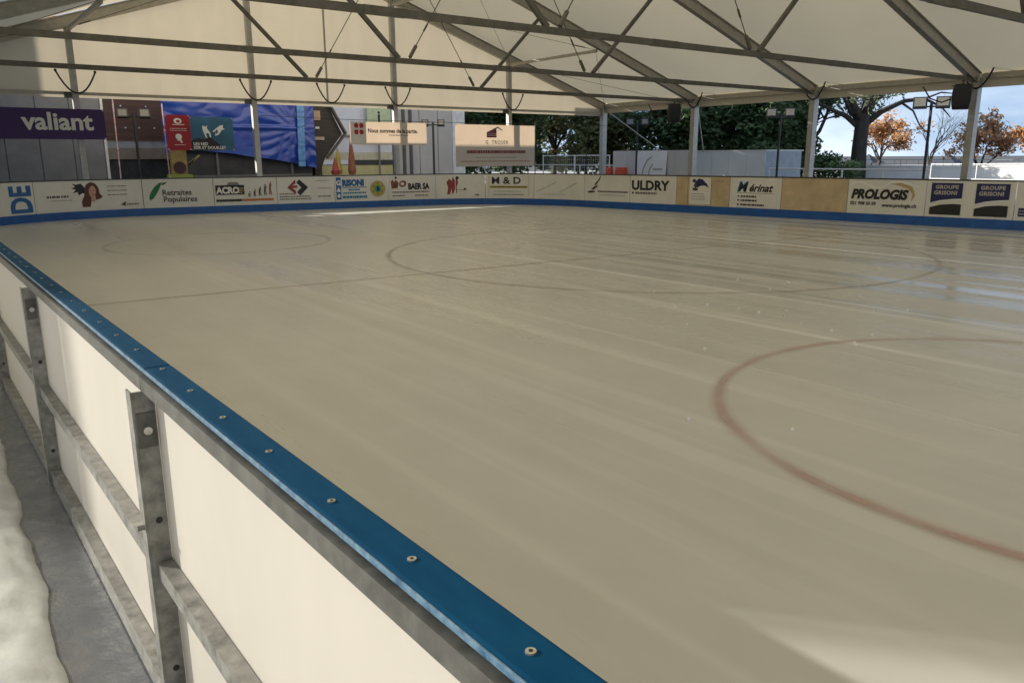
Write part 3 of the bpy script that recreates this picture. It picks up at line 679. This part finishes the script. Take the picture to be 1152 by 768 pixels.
def b_tros(p, w):
    p.shape([[(1.45, 1.1), (1.45, 1.28), (1.92, 1.45), (1.92, 1.1)]], 'dred', 'emblem'); p.shape([[(1.45, 1.30), (1.98, 1.52), (2.2, 1.4), (2.2, 1.36), (1.98, 1.46), (1.45, 1.25)]], 'grey', 'emblem'); p.shape([rect(1.5, 1.17, 1.9, 1.19), rect(1.5, 1.24, 1.9, 1.255)], 'pal')
    p.text('G. TROSER', 1.93, .86, .19, 'dk', .002, align='CENTER', space=1.25)
    p.lines(.5, 3.35, .50, 1, .05, 'dred', .11, seed=107); p.lines(.9, 2.9, .32, 1, .1, 'lg', .03, 6); p.lines(.2, 3.6, .18, 1, .1, 'ora', .03, 7)
banner('large_banner', 'large cream banner with a dark red house emblem above its lettering', 16.7, 20.54, 1.16, 2.74, 26.12, cream, b_tros)
def b_red(p, w):
    p.shape([ell(.37, .9, .12, .09, 16), rect(.2, .78, .56, .8)], 'white'); p.shape([ell(.38, .89, .06, .045, 12)], 'crim'); p.lines(.12, .62, .66, 2, .06, 'pal', .015, 8)
    p.shape([ell(.36, .42, .1, .09, 14), [(.3, .3), (.34, .38), (.42, .36), (.47, .24), (.42, .22), (.38, .3)]], 'white'); p.lines(.22, .55, .16, 1, .1, 'pal', .02, 9)
banner('red_banner', 'small upright crimson banner with white emblems beside the blue tarpaulin', 6.5, 7.23, 1.77, 2.86, 27.0, mat('crimson_cloth', (.33, .008, .022), .5, .1, 3), b_red)
def b_nid(p, w):
    p.shape([[(0, .02), (0, .30), (.2, .40), (.42, .36), (.6, .46), (.75, .30), (.9, .2), (.9, .02)]], 'k', 'print')
    for cx, cz, r_ in ((.50, .62, .5), (.92, .66, -.75)):
        q = [(-.02, .2), (.05, .12), (.12, .14), (.06, .06), (.08, -.12), (.03, -.24), (-.01, -.23), (.02, -.1), (-.06, -.03), (-.09, -.2), (-.13, -.19), (-.1, 0), (-.08, .1)]
        p.shape([[(cx+a*math.cos(r_)-b*math.sin(r_), cz+a*math.sin(r_)+b*math.cos(r_)) for a, b in q]], 'white', 'skater_print')
    p.text('UN NID', .06, .17, .13, 'white', .003); p.text('SÛR ET DOUILLET', .06, .05, .13, 'white', .003, width=.98)
banner('teal_banner', 'teal banner with two white skaters and white capitals', 7.245, 8.62, 1.76, 2.82, 27.06, mat('teal_cloth', (.03, .13, .24), .5, .15, 2), b_nid)
wi = MB().tube([(9.2, 26.1, 2.86), (12.4, 26.1, 2.80), (16, 26.1, 2.79), (20.7, 26.1, 2.80), (24.5, 26.1, 2.82)], .009, 5).build('banner_wire', M['wire'])
tag(wi, 'thin dark wire carrying the cream banners across the tent end', 'wire')
for x, z, lb in ((20.62, 2.9, 'thin dark pole at the right end of the large cream banner'), (23.45, 1.9, 'short thin dark pole beside the tent corner post')):
    tag(MB().tube([(x, 26.2, -.03), (x, 26.2, z)], .022, 6).build('banner_pole', M['wire']), lb, 'pole', 'thin banner poles')

def flood(x, y, h, ang, label, hw=.30, cl=(.03, .03, .03)):
    hz_ = hw*1.05
    o = thing('floodlight_pole', label, 'floodlight', 'twin floodlights on poles', (x, y, -.03), ang)
    mt = mat('lamp_black', (.03, .03, .03), .5)
    MB().tube([(0, 0, 0), (0, 0, h)], .045, 8).build('pole', mt, o); MB().tube([(-.42, 0, h-.1), (.42, 0, h-.1)], .025, 6).build('crossbar', mt, o)
    for s_ in (-1, 1):
        hd = MB().quadbox([(s_*.33-hw/1.15, -.10, h-.12), (s_*.33+hw/1.15, -.10, h-.12), (s_*.33+hw/1.15, .02, h-.17), (s_*.33-hw/1.15, .02, h-.17), (s_*.33-hw/1.15, -.03, h-.12+hz_*1.3), (s_*.33+hw/1.15, -.03, h-.12+hz_*1.3), (s_*.33+hw/1.15, .06, h-.16+hz_*1.3), (s_*.33-hw/1.15, .06, h-.16+hz_*1.3)]).build('lamp_head', mt, o)
        a, b = Vector((s_*.33, -.103, h-.085)), Vector((s_*.33, -.047, h-.155+hz_*1.3)); q = hw/1.15-.045; e_ = Vector((0, -.008, 0))
        MB().quadbox([a+Vector((-q, 0, 0)), a+Vector((q, 0, 0)), a+Vector((q, 0, 0))+e_, a+Vector((-q, 0, 0))+e_, b+Vector((-q, 0, 0)), b+Vector((q, 0, 0)), b+Vector((q, 0, 0))+e_, b+Vector((-q, 0, 0))+e_]).build('lamp_glass', mat('lamp_glass', (.22, .205, .165), .2, .1, 8), hd)
flood(6.02, 29.0, 3.0, R(-12), 'twin floodlight on a pole before the brown building', .2)
flood(17.45, 29.0, 2.95, R(-30), 'twin floodlight between the two cream banners', .17)
flood(26.5, 26.2, 3.05, R(-45), 'twin floodlight on a dark pole before the white hoarding', .2)
flood(26.5, 18.7, 3.1, R(-55), 'twin floodlight on a pole right of the pale blue container', .22)
flood(26.5, 13.1, 3.15, R(-64), 'twin floodlight on a dark pole against the blue sky', .24)

# ------------------------------------------------------------ things beyond the tent end
o = thing('grey_cabin', 'grey panelled cabin behind the purple banner', 'cabin')
gp = mat('cabin_grey', (.20, .205, .215), .6, .12, 2); xs = [-6+.92*i for i in range(13)]
MB().box(-6, 5.0, 28.86, 33, -.03, 3.45).build('body', mat('cabin_core', (.16, .16, .17), .7), o)
for a, b in zip(xs, xs[1:]): MB().box(a+.012, min(b, 5.0)-.012, 28.82, 28.858, .02, 3.44).build('panel', gp, o)
MB().box(5.01, 5.09, 28.8, 28.95, -.03, 3.45).build('corner_post', mat('white_paint', (.78, .78, .76), .5), o)
MB().box(-6.1, 5.1, 28.78, 33.1, 3.45, 3.55).build('roof', gp, o)
o = thing('house', 'unseen tall house added left of the tent to block the sun', 'house')  # added out of view to cut off the left end of the sun strip
MB().box(-16, -4.5, 29.5, 36, -.03, 12).build('wall', mat('render_beige', (.5, .46, .38), .8), o); MB().box(-16.4, -4.2, 29.2, 36.3, 12, 12.3).build('roof', mat('tiles_red', (.25, .09, .06), .8), o)

o = thing('brown_building', 'brown building with a pale band, right of the purple banner', 'building')
MB().box(3.5, 14, 36, 44, 2.25, 6.5).build('upper_wall', mat('brown_cladding', (.17, .085, .055), .7, .2, 1.5, stretch=(.3, 1, 5)), o)
MB().box(3.5, 14, 36.05, 44, 1.95, 2.25).build('pale_band', mat('pale_band', (.46, .45, .44), .7), o)
MB().box(3.5, 14, 36.0, 44, 1.5, 1.95).build('tan_band', mat('tan_wall', (.34, .27, .20), .7), o)
MB().box(3.5, 14, 36.1, 44, -.03, 1.5).build('base', mat('dark_base', (.06, .065, .065), .7, .3, 3), o)
MB().box(3.2, 14.3, 35.5, 44.4, 6.5, 6.75).build('roof', mat('tiles_red', (.25, .09, .06), .8), o)
for i, (x, z) in enumerate(((7.0, 3.6), (7.95, 3.6), (7.1, 2.75), (7.62, 2.75), (8.2, 2.75))):
    tag(disc((x, 35.98, z), (0, -1, 0), .035, .06, 8).build('wall_lamp', mat('lamp_white', (.8, .8, .75), .4), None), ('upper left', 'upper right', 'lower left', 'lower middle', 'lower right')[i]+' small white lamp on the brown building wall', 'lamp', 'small lamps on the brown wall')
tag(MB().tube([(5.3, 28.4, -.03), (5.32, 28.4, 3.5)], .02, 8).build('striped_pole', mat('red_white', (.75, .7, .68), .5, .5, 6, c2=(.45, .06, .05), stretch=(1, 1, 6))), 'thin red and white striped pole right of the purple banner', 'pole', 'striped poles')
tag(MB().tube([(6.55, 27.3, -.03), (6.52, 27.3, 3.2)], .015, 8).build('striped_pole', MATS['red_white']), 'thin red and white striped pole carrying the crimson banner', 'pole', 'striped poles')

# stall under a blue tarpaulin
o = thing('covered_stall', 'dark stall wrapped in a big wrinkled blue tarpaulin', 'stall')
dkst = mat('stall_dark', (.035, .037, .042), .7, .3, 2)
MB().quadbox([(7.3, 30.1, -.03), (12.55, 30.1, -.03), (12.55, 33.5, -.03), (8.7, 33.5, -.03), (7.3, 30.1, 3.7), (12.55, 30.1, 3.7), (12.55, 33.5, 3.7), (8.7, 33.5, 3.7)]).build('body', dkst, o)
for x in (8.9, 10.4, 11.7): MB().box(x-.04, x+.04, 30.02, 30.1, -.03, 1.9).build('stall_post', mat('stall_post', (.12, .12, .12), .6), o)
MB().box(7.2, 12.5, 30.03, 30.09, .85, .92).build('counter', mat('stall_post', (.12, .12, .12), .6), o)
tarp = mat('blue_tarp', (.010, .035, .25), .24, .3, 1.2, spec=.7, c2=(.018, .06, .34), bump=.15)
NA, NB = 110, 44; mb = MB()
def hem(x): t_ = (x-7.2)/5.4; return 1.72+.10*math.sin(t_*9)*(1-t_)+(-.58*max(0, (t_-.42)/.58)**1.1)
for i in range(NA+1):
    x = 7.1+5.55*i/NA; zb = hem(x)
    for j in range(NB+1):
        z = zb+(3.85-zb)*j/NB
        cx, cz = 11.9, 2.6; ang = math.atan2(z-cz, cx-x+.001); d = math.hypot(x-cx, z-cz)
        fold = .030*math.sin(ang*15+1.2*noise.noise((x*.6, z*.6, 0)))*min(1, d*.7)*(1-min(1, d/3.2)) + .05*noise.noise((x*.7, z*1.9, 3)) + .016*noise.noise((x*2.2, z*4.4, 8))
        if abs(z-2.62) < .09 and x < 11.9: fold += .06*(1-abs(z-2.62)/.09)
        mb.v.append((x, 29.92-abs(fold)*1.9, z))
for i in range(NA):
    for j in range(NB): q = i*(NB+1)+j; mb.f.append((q, q+1, q+NB+2, q+NB+1))
tp = mb.build('tarpaulin', tarp, o, smooth=True)
mb = MB(); NB2 = 30
for j in range(NB2+1):
    z = 1.2+2.6*j/NB2
    for x in (11.88+.09*(z-1.2)/1.0*.35, 12.16+.09*(z-1.2)*.35): mb.v.append((x, 29.80+.025*noise.noise((x*6, z*7, 2)), z))
for j in range(NB2): mb.f.append((2*j, 2*j+1, 2*j+3, 2*j+2))
mb.build('tarp_strip', mat('tarp_light', (.10, .26, .52), .35, .4, 7, c2=(.05, .16, .42)), tp)
MB().prism([(7.0, 29.9, 3.86), (12.75, 29.9, 3.86), (12.75, 29.9, 3.95), (7.0, 29.9, 3.95)], (0, 1, 0), 3.8).build('roof', tarp, o)
# dark chalet with pointed eave
o = thing('dark_chalet', 'dark wooden chalet with a pointed eave right of the blue tarpaulin', 'chalet')
wd = mat('dark_wood', (.040, .034, .030), .7, .3, 2, stretch=(1, 1, 5))
MB().prism([(12.66, 30.1, -.03), (12.85, 30.1, .9), (13.1, 30.1, 1.5), (13.88, 30.1, 2.45), (13.3, 30.1, 3.6), (12.66, 30.1, 4.2)], (0, 1, 0), 2.6).build('wall', wd, o)
MB().bar((12.9, 30.0, 4.35), (13.98, 30.0, 2.46), .22, .07, (0, 1, 0)).build('eave_board', mat('grey_board', (.11, .095, .08), .7), o)
MB().bar((13.98, 30.0, 2.46), (13.15, 30.0, 1.5), .2, .06, (0, 1, 0)).build('lower_board', mat('grey_board', (.11, .095, .08), .7), o)
for x0, x1, z0, z1, c in ((12.72, 12.98, 2.95, 3.3, (.42, .30, .20)), (12.72, 13.1, 2.2, 2.32, (.40, .34, .26)), (12.75, 12.92, 2.62, 2.7, (.6, .6, .58))):
    MB().box(x0, x1, 30.05, 30.098, z0, z1).build('sign_plate', mat('plate%d' % int(z0*100), c, .6), o)
# wooden totem with a round dark disc
o = thing('yellow_stand', 'yellowish wooden stand with a round dark disc under the crimson banner', 'stand', loc=(7.03, 28.0, -.03))
yw = mat('yellow_wood', (.42, .31, .10), .6, .25, 4); MB().box(-.25, .25, -.1, .1, 0, 1.85).build('column', yw, o, bevel=.02); disc((0, -.1, 1.25), (0, -1, 0), .2, .02, 20).build('disc', mat('disc_maroon', (.07, .02, .03), .5), o)
MB().box(-.36, .36, -.2, .2, .92, 1.03).build('shelf', mat('lime', (.35, .42, .08), .6), o)
for q in (.15, .35, .6): MB().bar((.25, -.05, 1.3), (.25+q*.7, -.05, 1.35+q*.5), .04, .05).build('twig', yw, o)

# white trailer, info sign, parasols
o = thing('white_trailer', 'white trailer with a pale yellow lower half behind the cream banner', 'trailer')
wp = mat('white_paint', (.78, .78, .76), .5)
MB().box(14.2, 17.65, 33, 37, 1.75, 4.3).build('upper_body', mat('trailer_white', (.70, .72, .80), .5, .05, 1), o); MB().box(14.2, 17.65, 32.98, 37, 1.42, 1.75).build('band', mat('trailer_cream', (.62, .58, .42), .5), o)
MB().box(14.2, 17.65, 33, 37, .2, 1.2).build('lower_body', mat('trailer_yellow', (.58, .54, .26), .5, .1, 1), o); MB().box(15.6, 17.65, 32.97, 33.3, 1.2, 1.42).build('dark_slot', mat('slot_dark', (.05, .05, .05), .6), o)
for x in (15.2, 16.9): disc((x, 32.95, .28), (0, 1, 0), .3, .18, 18).build('wheel', M['black'], o)
MB().box(14.2, 17.65, 32.9, 32.97, 2.42, 2.5).build('trim', mat('trim_grey', (.3, .3, .3), .5), o)
o = thing('info_sign', 'pale green sign board with a dark letter i above the cream banner', 'sign')
MB().box(16.32, 17.5, 32.72, 32.78, 2.3, 3.75).build('board', mat('sign_green', (.52, .62, .40), .5, .12, 9), o); MB().tube([(16.9, 32.82, -.03), (16.9, 32.82, 3.6)], .04, 8).build('pole', M['galv'], o)
Print(lambda u, v, lf: (16.32+u, 32.72-lf, 2.3+v), o).text('i', .58, .72, .75, 'k', .02, align='CENTER')
def parasol(x, y, h, c, label, r=.22):
    o = thing('furled_parasol', label, 'parasol', 'furled parasols', (x, y, -.03))
    mb = MB(); prof = [(.9, r*.75), (1.05, r), (h*.7, r*.72), (h*.9, r*.4), (h, .03)]; n_ = 14
    for z, r_ in prof:
        for j in range(n_): a = 2*math.pi*j/n_; q = r_*(1+.16*(j % 2)); mb.v.append((q*math.cos(a), q*math.sin(a), z))
    for i in range(len(prof)-1):
        for j in range(n_): a = i*n_+j; b = i*n_+(j+1) % n_; mb.f.append((a, b, b+n_, a+n_))
    mb.build('canopy', mat('parasol'+label[:9], c, .7, .2, 5), o); MB().tube([(0, 0, 0), (0, 0, h+.06)], .025, 8).build('pole', M['galv'], o); disc((0, 0, 0), (0, 0, 1), .3, .1, 18).build('base', M['galv_d'], o)
parasol(13.95, 29.5, 2.2, (.28, .10, .06), 'brown furled parasol with a narrow tip beside the dark chalet', .15)
parasol(13.55, 29.9, 1.85, (.46, .34, .06), 'yellow furled parasol beside the brown one', .15)
parasol(13.2, 29.4, 1.5, (.36, .07, .07), 'low red furled parasol next to the dark chalet', .18)
o = thing('grey_shed', 'light grey shed with tall panels and a white corner, left of the trees', 'shed')
sg = mat('shed_grey', (.50, .48, .46), .6, .06, 1.5); MB().box(17.75, 21.0, 33.05, 37, -.03, 6.9).build('body', mat('shed_core', (.3, .3, .3), .7), o)  # hidden upper height raised to keep sun off the hoarding
for a, b in ((17.75, 18.25), (18.27, 19.1), (19.12, 20.1), (20.12, 20.92)): MB().box(a+.01, b-.01, 33.0, 33.048, .02, 6.85).build('panel', sg, o)
for x in (18.26, 18.62): MB().box(x-.07, x+.07, 32.93, 32.998, -.03, 4.9).build('door_frame', mat('frame_dark', (.10, .10, .10), .6), o)
MB().box(20.93, 21.62, 32.98, 36.9, -.03, 6.9).build('white_corner', wp, o)

# ------------------------------------------------------------ open right side: fences, hoarding, container, wall
def fence(name, label, p, q, h, n_, material, rails, r=.022, mesh=False, cat='fence', group=None, pickets=0):
    o = thing(name, label, cat, group); p, q = Vector((*p, -.03)), Vector((*q, -.03)); d = q-p
    for i in range(n_+1): a = p+d*(i/n_); MB().tube([a, a+Vector((0, 0, h+.03))], r, 8).build('post', material, o)
    for z in rails: MB().tube([p+Vector((0, 0, z+.03)), q+Vector((0, 0, z+.03))], r*.9, 8).build('rail', material, o)
    if mesh:
        mb = MB(); N = int(d.length/.16)
        for i in range(1, N): a = p+d*(i/N); mb.tube([a+Vector((0, 0, .1)), a+Vector((0, 0, h))], .004, 4, False)
        for z in [.2+.2*k for k in range(int(h/.2))]: mb.tube([p+Vector((0, 0, z)), q+Vector((0, 0, z))], .004, 4, False)
        mb.build('wire_mesh', material, o)
    for i in range(1, pickets):
        a = p+d*(i/pickets); MB().tube([a+Vector((0, 0, rails[0])), a+Vector((0, 0, h))], r*.7, 6).build('picket', material, o)
    return o
wm = mat('white_metal', (.72, .73, .72), .4, .06, 5)
fence('site_fence', 'white tubular site fence with wire mesh right of the large cream banner', (27.0, 33.6), (27.0, 28.5), 1.6, 2, wm, (.35, 1.57), .03, True)
fence('hand_rail', 'low white railing behind the site fence near the tent corner post', (28.2, 36.5), (28.2, 27.5), 1.1, 4, wm, (.55, 1.08), .03)
fence('white_railing', 'low white two-rail fence in front of the dark hedge', (27.0, 19.4), (27.0, 13.2), 1.04, 4, wm, (.6, 1.02), .03)
o = thing('hoarding', 'white-grey panel hoarding left of the pale blue container', 'hoarding')
for i in range(5): MB().box(26.97, 27.0, 23.3+.985*i, 23.3+.985*i+.975, .05, 1.77).build('panel', mat('hoarding_white', (.56, .55, .53), .6, .06, 1.5), o)
for i in range(6): MB().box(27.0, 27.06, 23.27+.985*i, 23.33+.985*i, -.03, 1.75).build('post', M['galv'], o)
o = thing('container', 'pale blue-grey panelled container wall beside the middle tent post', 'container')
cb = mat('container_blue', (.55, .63, .70), .5, .06, 1.5); MB().box(27.05, 29.4, 19.62, 23.2, -.03, 1.7).build('body', mat('container_core', (.3, .35, .4), .6), o)
for i in range(4): MB().box(27.01, 27.048, 19.63+.893*i, 19.63+.893*i+.88, .0, 1.69).build('panel', cb, o)
MB().box(27.0, 29.5, 19.6, 23.22, 1.7, 1.74).build('lid', wm, o)
o = thing('white_poster', 'white poster with a curved grey drawing leaning on the hoarding', 'poster')
MB().quadbox([(26.85, 24.75, .4), (26.85, 26.75, .4), (26.87, 26.75, .4), (26.87, 24.75, .4), (26.93, 24.72, 1.76), (26.93, 26.5, 1.76), (26.95, 26.5, 1.76), (26.95, 24.72, 1.76)]).build('sheet', mat('poster_white', (.82, .82, .82), .5, .03, 2), o)
Pp = Print(lambda u, v, lf: (26.85+.08*v/1.36-lf-.002, 26.7-u, .4+v), o)
Pp.shape([[(.5, .2), (.55, .6), (.75, .95), (1.1, 1.15), (1.12, 1.1), (.82, .9), (.63, .58), (.56, .2)], [(.9, .2), (.95, .55), (1.15, .8), (1.2, .76), (1.02, .52), (.96, .2)]], 'lg'); Pp.lines(1.2, 1.75, .5, 1, .05, 'lg', .09, seed=106)
for i, (y, lb) in enumerate(((27.9, 'orange plastic barrier foot left of the hoarding floodlight'), (26.95, 'orange plastic barrier foot right below the hoarding floodlight'))):
    o = MB().quadbox([(26.1, y-.35, -.03), (26.5, y-.35, -.03), (26.5, y+.35, -.03), (26.1, y+.35, -.03), (26.2, y-.3, 1.02), (26.4, y-.3, 1.02), (26.4, y+.3, 1.02), (26.2, y+.3, 1.02)]).build('plastic_barrier', mat('barrier_orange', (.65, .09, .03), .5), bevel=.03); tag(o, lb, 'barrier', 'orange barriers')
o = thing('terrace_wall', 'long low white wall with coping beyond the right side of the tent', 'wall')
for i in range(7): MB().box(41, 41.4, 2+3.2*i, 5.19+3.2*i, -.03, .92).build('wall_section', mat('white_wall', (.78, .77, .74), .7, .05, 1), o)
MB().box(40.95, 41.45, 1.9, 24.6, .92, 1.0).build('coping', mat('white_wall', (.78, .77, .74), .7, .05, 1), o)
fence('terrace_railing', 'thin dark railing with pickets standing on the far white wall', (41.2, 24.4), (41.2, 2.2), 1.3, 8, mat('dark_metal', (.22, .24, .26), .5), (1.05, 1.28), .014, pickets=36)
fence('chain_fence', 'light wire fence in front of the white wall at the far right', (36, 17.5), (36, 8), 1.15, 5, wm, (.5, 1.12), .02)
sheet('forecourt', [(27.2, -10), (300, -10), (300, 70), (27.2, 70)], -.02, mat('pale_paving', (.42, .41, .39), .8, .1, .8))
def gazebo(x, y, label):
    o = thing('gazebo', label, 'gazebo', 'small gazebos by the terrace', (x, y, -.03))
    gm = mat('gazebo_dark', (.05, .06, .075), .7)
    for sx in (-1, 1):
        for sy in (-1, 1): MB().box(sx*1.3-.06, sx*1.3+.06, sy*1.3-.06, sy*1.3+.06, 0, 1.9).build('post', gm, o)
    mb = MB(); mb.v = [(-1.9, -1.9, 1.75), (1.9, -1.9, 1.75), (1.9, 1.9, 1.75), (-1.9, 1.9, 1.75), (-.9, -.9, 2.25), (.9, -.9, 2.25), (.9, .9, 2.25), (-.9, .9, 2.25), (0, 0, 3.0)]
    mb.f = [(3, 2, 1, 0), (0, 1, 5, 4), (1, 2, 6, 5), (2, 3, 7, 6), (3, 0, 4, 7), (4, 5, 8), (5, 6, 8), (6, 7, 8), (7, 4, 8)]
    mb.build('roof', gm, o); o.scale = (.5, .5, .55)
gazebo(60.9, 34.6, 'small dark gazebo left of the autumn tree'); gazebo(63.4, 29.6, 'small dark gazebo beside the bare tree')

# ------------------------------------------------------------ trees
def leafmat(name, c, c2):
    if name in MATS: return MATS[name]
    mt = mat(name, c, .6, .2, .9, c2=c2, detail=3); n_ = mt.node_tree; b = n_.nodes['Principled BSDF']; out = n_.nodes['Material Output']
    tr = n_.nodes.new('ShaderNodeBsdfTranslucent'); tr.inputs[0].default_value = (*[min(1, v*1.3) for v in c], 1); ms = n_.nodes.new('ShaderNodeMixShader'); ms.inputs[0].default_value = .3
    n_.links.new(b.outputs[0], ms.inputs[1]); n_.links.new(tr.outputs[0], ms.inputs[2]); n_.links.new(ms.outputs[0], out.inputs[0]); return mt
bark = mat('bark', (.05, .042, .035), .85, .3, 6, stretch=(1, 1, .3), bump=.4)
def limbs(mb, p, d, r, ln, depth, rnd, tips, spread=.6, droop=0.0):
    P = [p]; rs = [r]; q = p.copy(); dd = d.copy()
    for i in range(4):
        dd = (dd+Vector((rnd.gauss(0, .13), rnd.gauss(0, .13), rnd.gauss(0, .08)-droop))).normalized(); q = q+dd*ln/4; P.append(q.copy()); rs.append(r*(1-.45*(i+1)/4))
        if depth <= 1: tips.append(q.copy())
    mb.tube(P, rs, 6 if r > .06 else 4, True)
    if depth == 0: return
    for i in range(rnd.choice((2, 3, 3))):
        nd = (dd+Vector((rnd.gauss(0, spread), rnd.gauss(0, spread), rnd.gauss(.1, spread*.5)))).normalized()
        limbs(mb, P[rnd.choice((2, 3, 4))], nd, rs[-1]*.8, ln*rnd.uniform(.6, .85), depth-1, rnd, tips, spread, droop)
def leaves(mb, rnd, centre, rad, n_, size, flatz=.8):
    for i in range(n_):
        v = Vector((rnd.gauss(0, 1), rnd.gauss(0, 1), rnd.gauss(0, 1))).normalized()*rad*rnd.random()**.45; v.z *= flatz
        c = centre+v; s_ = size*rnd.uniform(.6, 1.3)
        a = Vector((rnd.gauss(0, 1), rnd.gauss(0, 1), rnd.gauss(0, 1))).normalized(); b = a.orthogonal().normalized(); k = len(mb.v)
        mb.v += [tuple(c-a*s_), tuple(c+b*s_*.55), tuple(c+a*s_), tuple(c-b*s_*.55)]; mb.f.append((k, k+1, k+2, k+3))
def tree(name, label, x, y, h, trunk_r, lm, seed, first=.3, depth=3, nleaf=40, clump=.55, lsize=.13, spread=.6, group=None, lean=0.0, droop=0.0, fill=None):
    rnd = random.Random(seed); o = thing(name, label, 'tree', group, (x, y, -.03))
    mb = MB(); tips = []; top = Vector((lean, 0, h*first))
    mb.tube([Vector((0, 0, 0)), Vector((lean*.3, .05, h*first*.5)), top], [trunk_r*1.15, trunk_r, trunk_r*.9], 10)
    for i in range(5):
        a = 2*math.pi*(i+rnd.random()*.5)/5
        limbs(mb, top*(rnd.uniform(.75, 1)), Vector((math.cos(a)*spread, math.sin(a)*spread, 1)).normalized(), trunk_r*.6, h*(1-first)*.5, depth, rnd, tips, spread, droop)
    mb.build('trunk', bark, o, smooth=True)
    if lm:
        lb = MB()
        for t_ in tips:
            if rnd.random() < .9: leaves(lb, rnd, t_, clump*rnd.uniform(.6, 1.3), int(nleaf*rnd.uniform(.4, 1.3)), lsize)
        if fill:
            for cx, cy, cz, r_, n_ in fill: leaves(lb, rnd, Vector((cx, cy, cz)), r_, n_, lsize)
        me = bpy.data.meshes.new('crown'); me.from_pydata(lb.v, [], lb.f); me.materials.append(lm); put('crown', me, o)
    return o
ev = leafmat('leaf_evergreen', (.095, .155, .06), (.035, .07, .028)); ol = leafmat('leaf_olive', (.17, .19, .075), (.07, .09, .032)); gr = leafmat('leaf_green', (.11, .165, .065), (.045, .075, .03))
au = leafmat('leaf_autumn', (.46, .26, .11), (.30, .15, .06)); au2 = leafmat('leaf_rust', (.36, .17, .09), (.42, .28, .12))
def evergreen(x, y, h, rad, lm, seed, label, dens=1.0):
    rnd = random.Random(seed); fill = []
    for i in range(70):
        a = rnd.uniform(0, 6.28); q = rnd.random()**.6*rad; z = rnd.uniform(.9, h); q *= (1-.55*(z/h)**2)
        fill.append((q*math.cos(a), q*math.sin(a), z, rnd.uniform(.6, 1.05), int(330*dens*rnd.uniform(.5, 1.3))))
    return tree('evergreen_tree', label, x, y, h, .16, lm, seed, .25, 2, 34, .7, .145, .5, 'trees behind the right side of the tent', fill=fill)
evergreen(23.9, 37.6, 8, 2.2, ev, 1, 'dark evergreen tree right of the grey shed, above the large banner')
evergreen(27.6, 37.2, 8, 2.0, gr, 2, 'green tree behind the right end of the large banner')
evergreen(31.9, 38.6, 8.5, 1.9, ol, 3, 'thin olive-green tree with sky showing through by the corner post', .4)
evergreen(31.6, 33.6, 5.7, 2.2, ol, 4, 'olive-green tree just right of the tent corner post')
evergreen(32.5, 29.2, 5.7, 2.3, ev, 5, 'dark evergreen tree above the white hoarding')
evergreen(34.8, 27.0, 5.7, 2.2, ev, 6, 'dark evergreen tree above the pale blue container')
evergreen(37.6, 26.9, 5.7, 1.9, ev, 7, 'tall dark evergreen at the right end of the dark row', 1.2)
tree('leafy_tree', 'loose green tree with open crown left of the big trunk', 41.3, 27.0, 8, .2, gr, 8, .3, 3, 26, .6, .13, .7, 'trees behind the right side of the tent')
tree('dark_tree', 'slim dark tree with slanting branches behind the floodlight', 42.0, 29.6, 8, .22, ev, 18, .28, 3, 12, .6, .13, .6, 'trees behind the right side of the tent', lean=.5)
bt = tree('big_tree', 'big dark tree with thick trunk and long bare boughs', 38.9, 22.6, 11, .36, gr, 9, .33, 3, 7, .45, .12, .85, None)
mb = MB(); _q = lambda a, z, d=0: (a*.80+d*.6, -a*.60+d*.8, z)      # long bare boughs reaching sideways
mb.tube([_q(0, 3.0), _q(.9, 3.7), _q(2.0, 4.2), _q(3.0, 4.3), _q(3.9, 3.9), _q(4.4, 3.4)], [.2, .15, .11, .08, .05, .02], 7)
mb.tube([_q(1.8, 4.15), _q(2.5, 3.7), _q(2.9, 3.0), _q(3.5, 2.5)], [.07, .05, .035, .012], 5); mb.tube([_q(3.0, 4.3), _q(3.8, 4.6), _q(4.9, 4.5)], [.06, .04, .015], 5)
mb.tube([_q(0, 2.8), _q(-.9, 3.5), _q(-1.9, 3.9), _q(-2.8, 4.4)], [.16, .12, .08, .03], 6); mb.tube([_q(-1.0, 3.55), _q(-1.7, 3.4), _q(-2.6, 3.0)], [.07, .045, .015], 5)
mb.build('bough', bark, bt, smooth=True)
tree('autumn_tree', 'orange-leaved autumn tree right of the big trunk', 51.4, 28.4, 4.3, .11, au, 10, .32, 3, 9, .42, .12, .6, None)
tree('bare_tree', 'bare leafless tree beside the dark floodlight pole', 49.5, 24.2, 4.4, .09, None, 11, .22, 4, 0, .4, .1, .36)
tree('autumn_tree', 'russet autumn tree behind the rightmost tent post', 47.2, 20.3, 3.3, .08, au2, 12, .25, 3, 9, .36, .11, .6)
tree('autumn_tree', 'golden-brown autumn tree at the right edge of the photo', 45.2, 16.5, 3.2, .09, au, 13, .22, 3, 16, .42, .11, .62)
rnd = random.Random(77)
mb = MB()
for i in range(90):
    leaves(mb, rnd, Vector((36+rnd.uniform(-.6, .6), 21.0+6.2*rnd.random(), rnd.uniform(.25, 1.45))), .45, 70, .10)
tag(mb.build('hedge', ev), 'dark clipped hedge behind the low white railing', 'hedge')
tag(disc((40.6, 28.4, 3.0), (-.8, -.6, 0), .35, .1, 18).build('round_sign', mat('sign_pink', (.75, .22, .28), .5)), 'small round pink sign among the trees', 'sign')
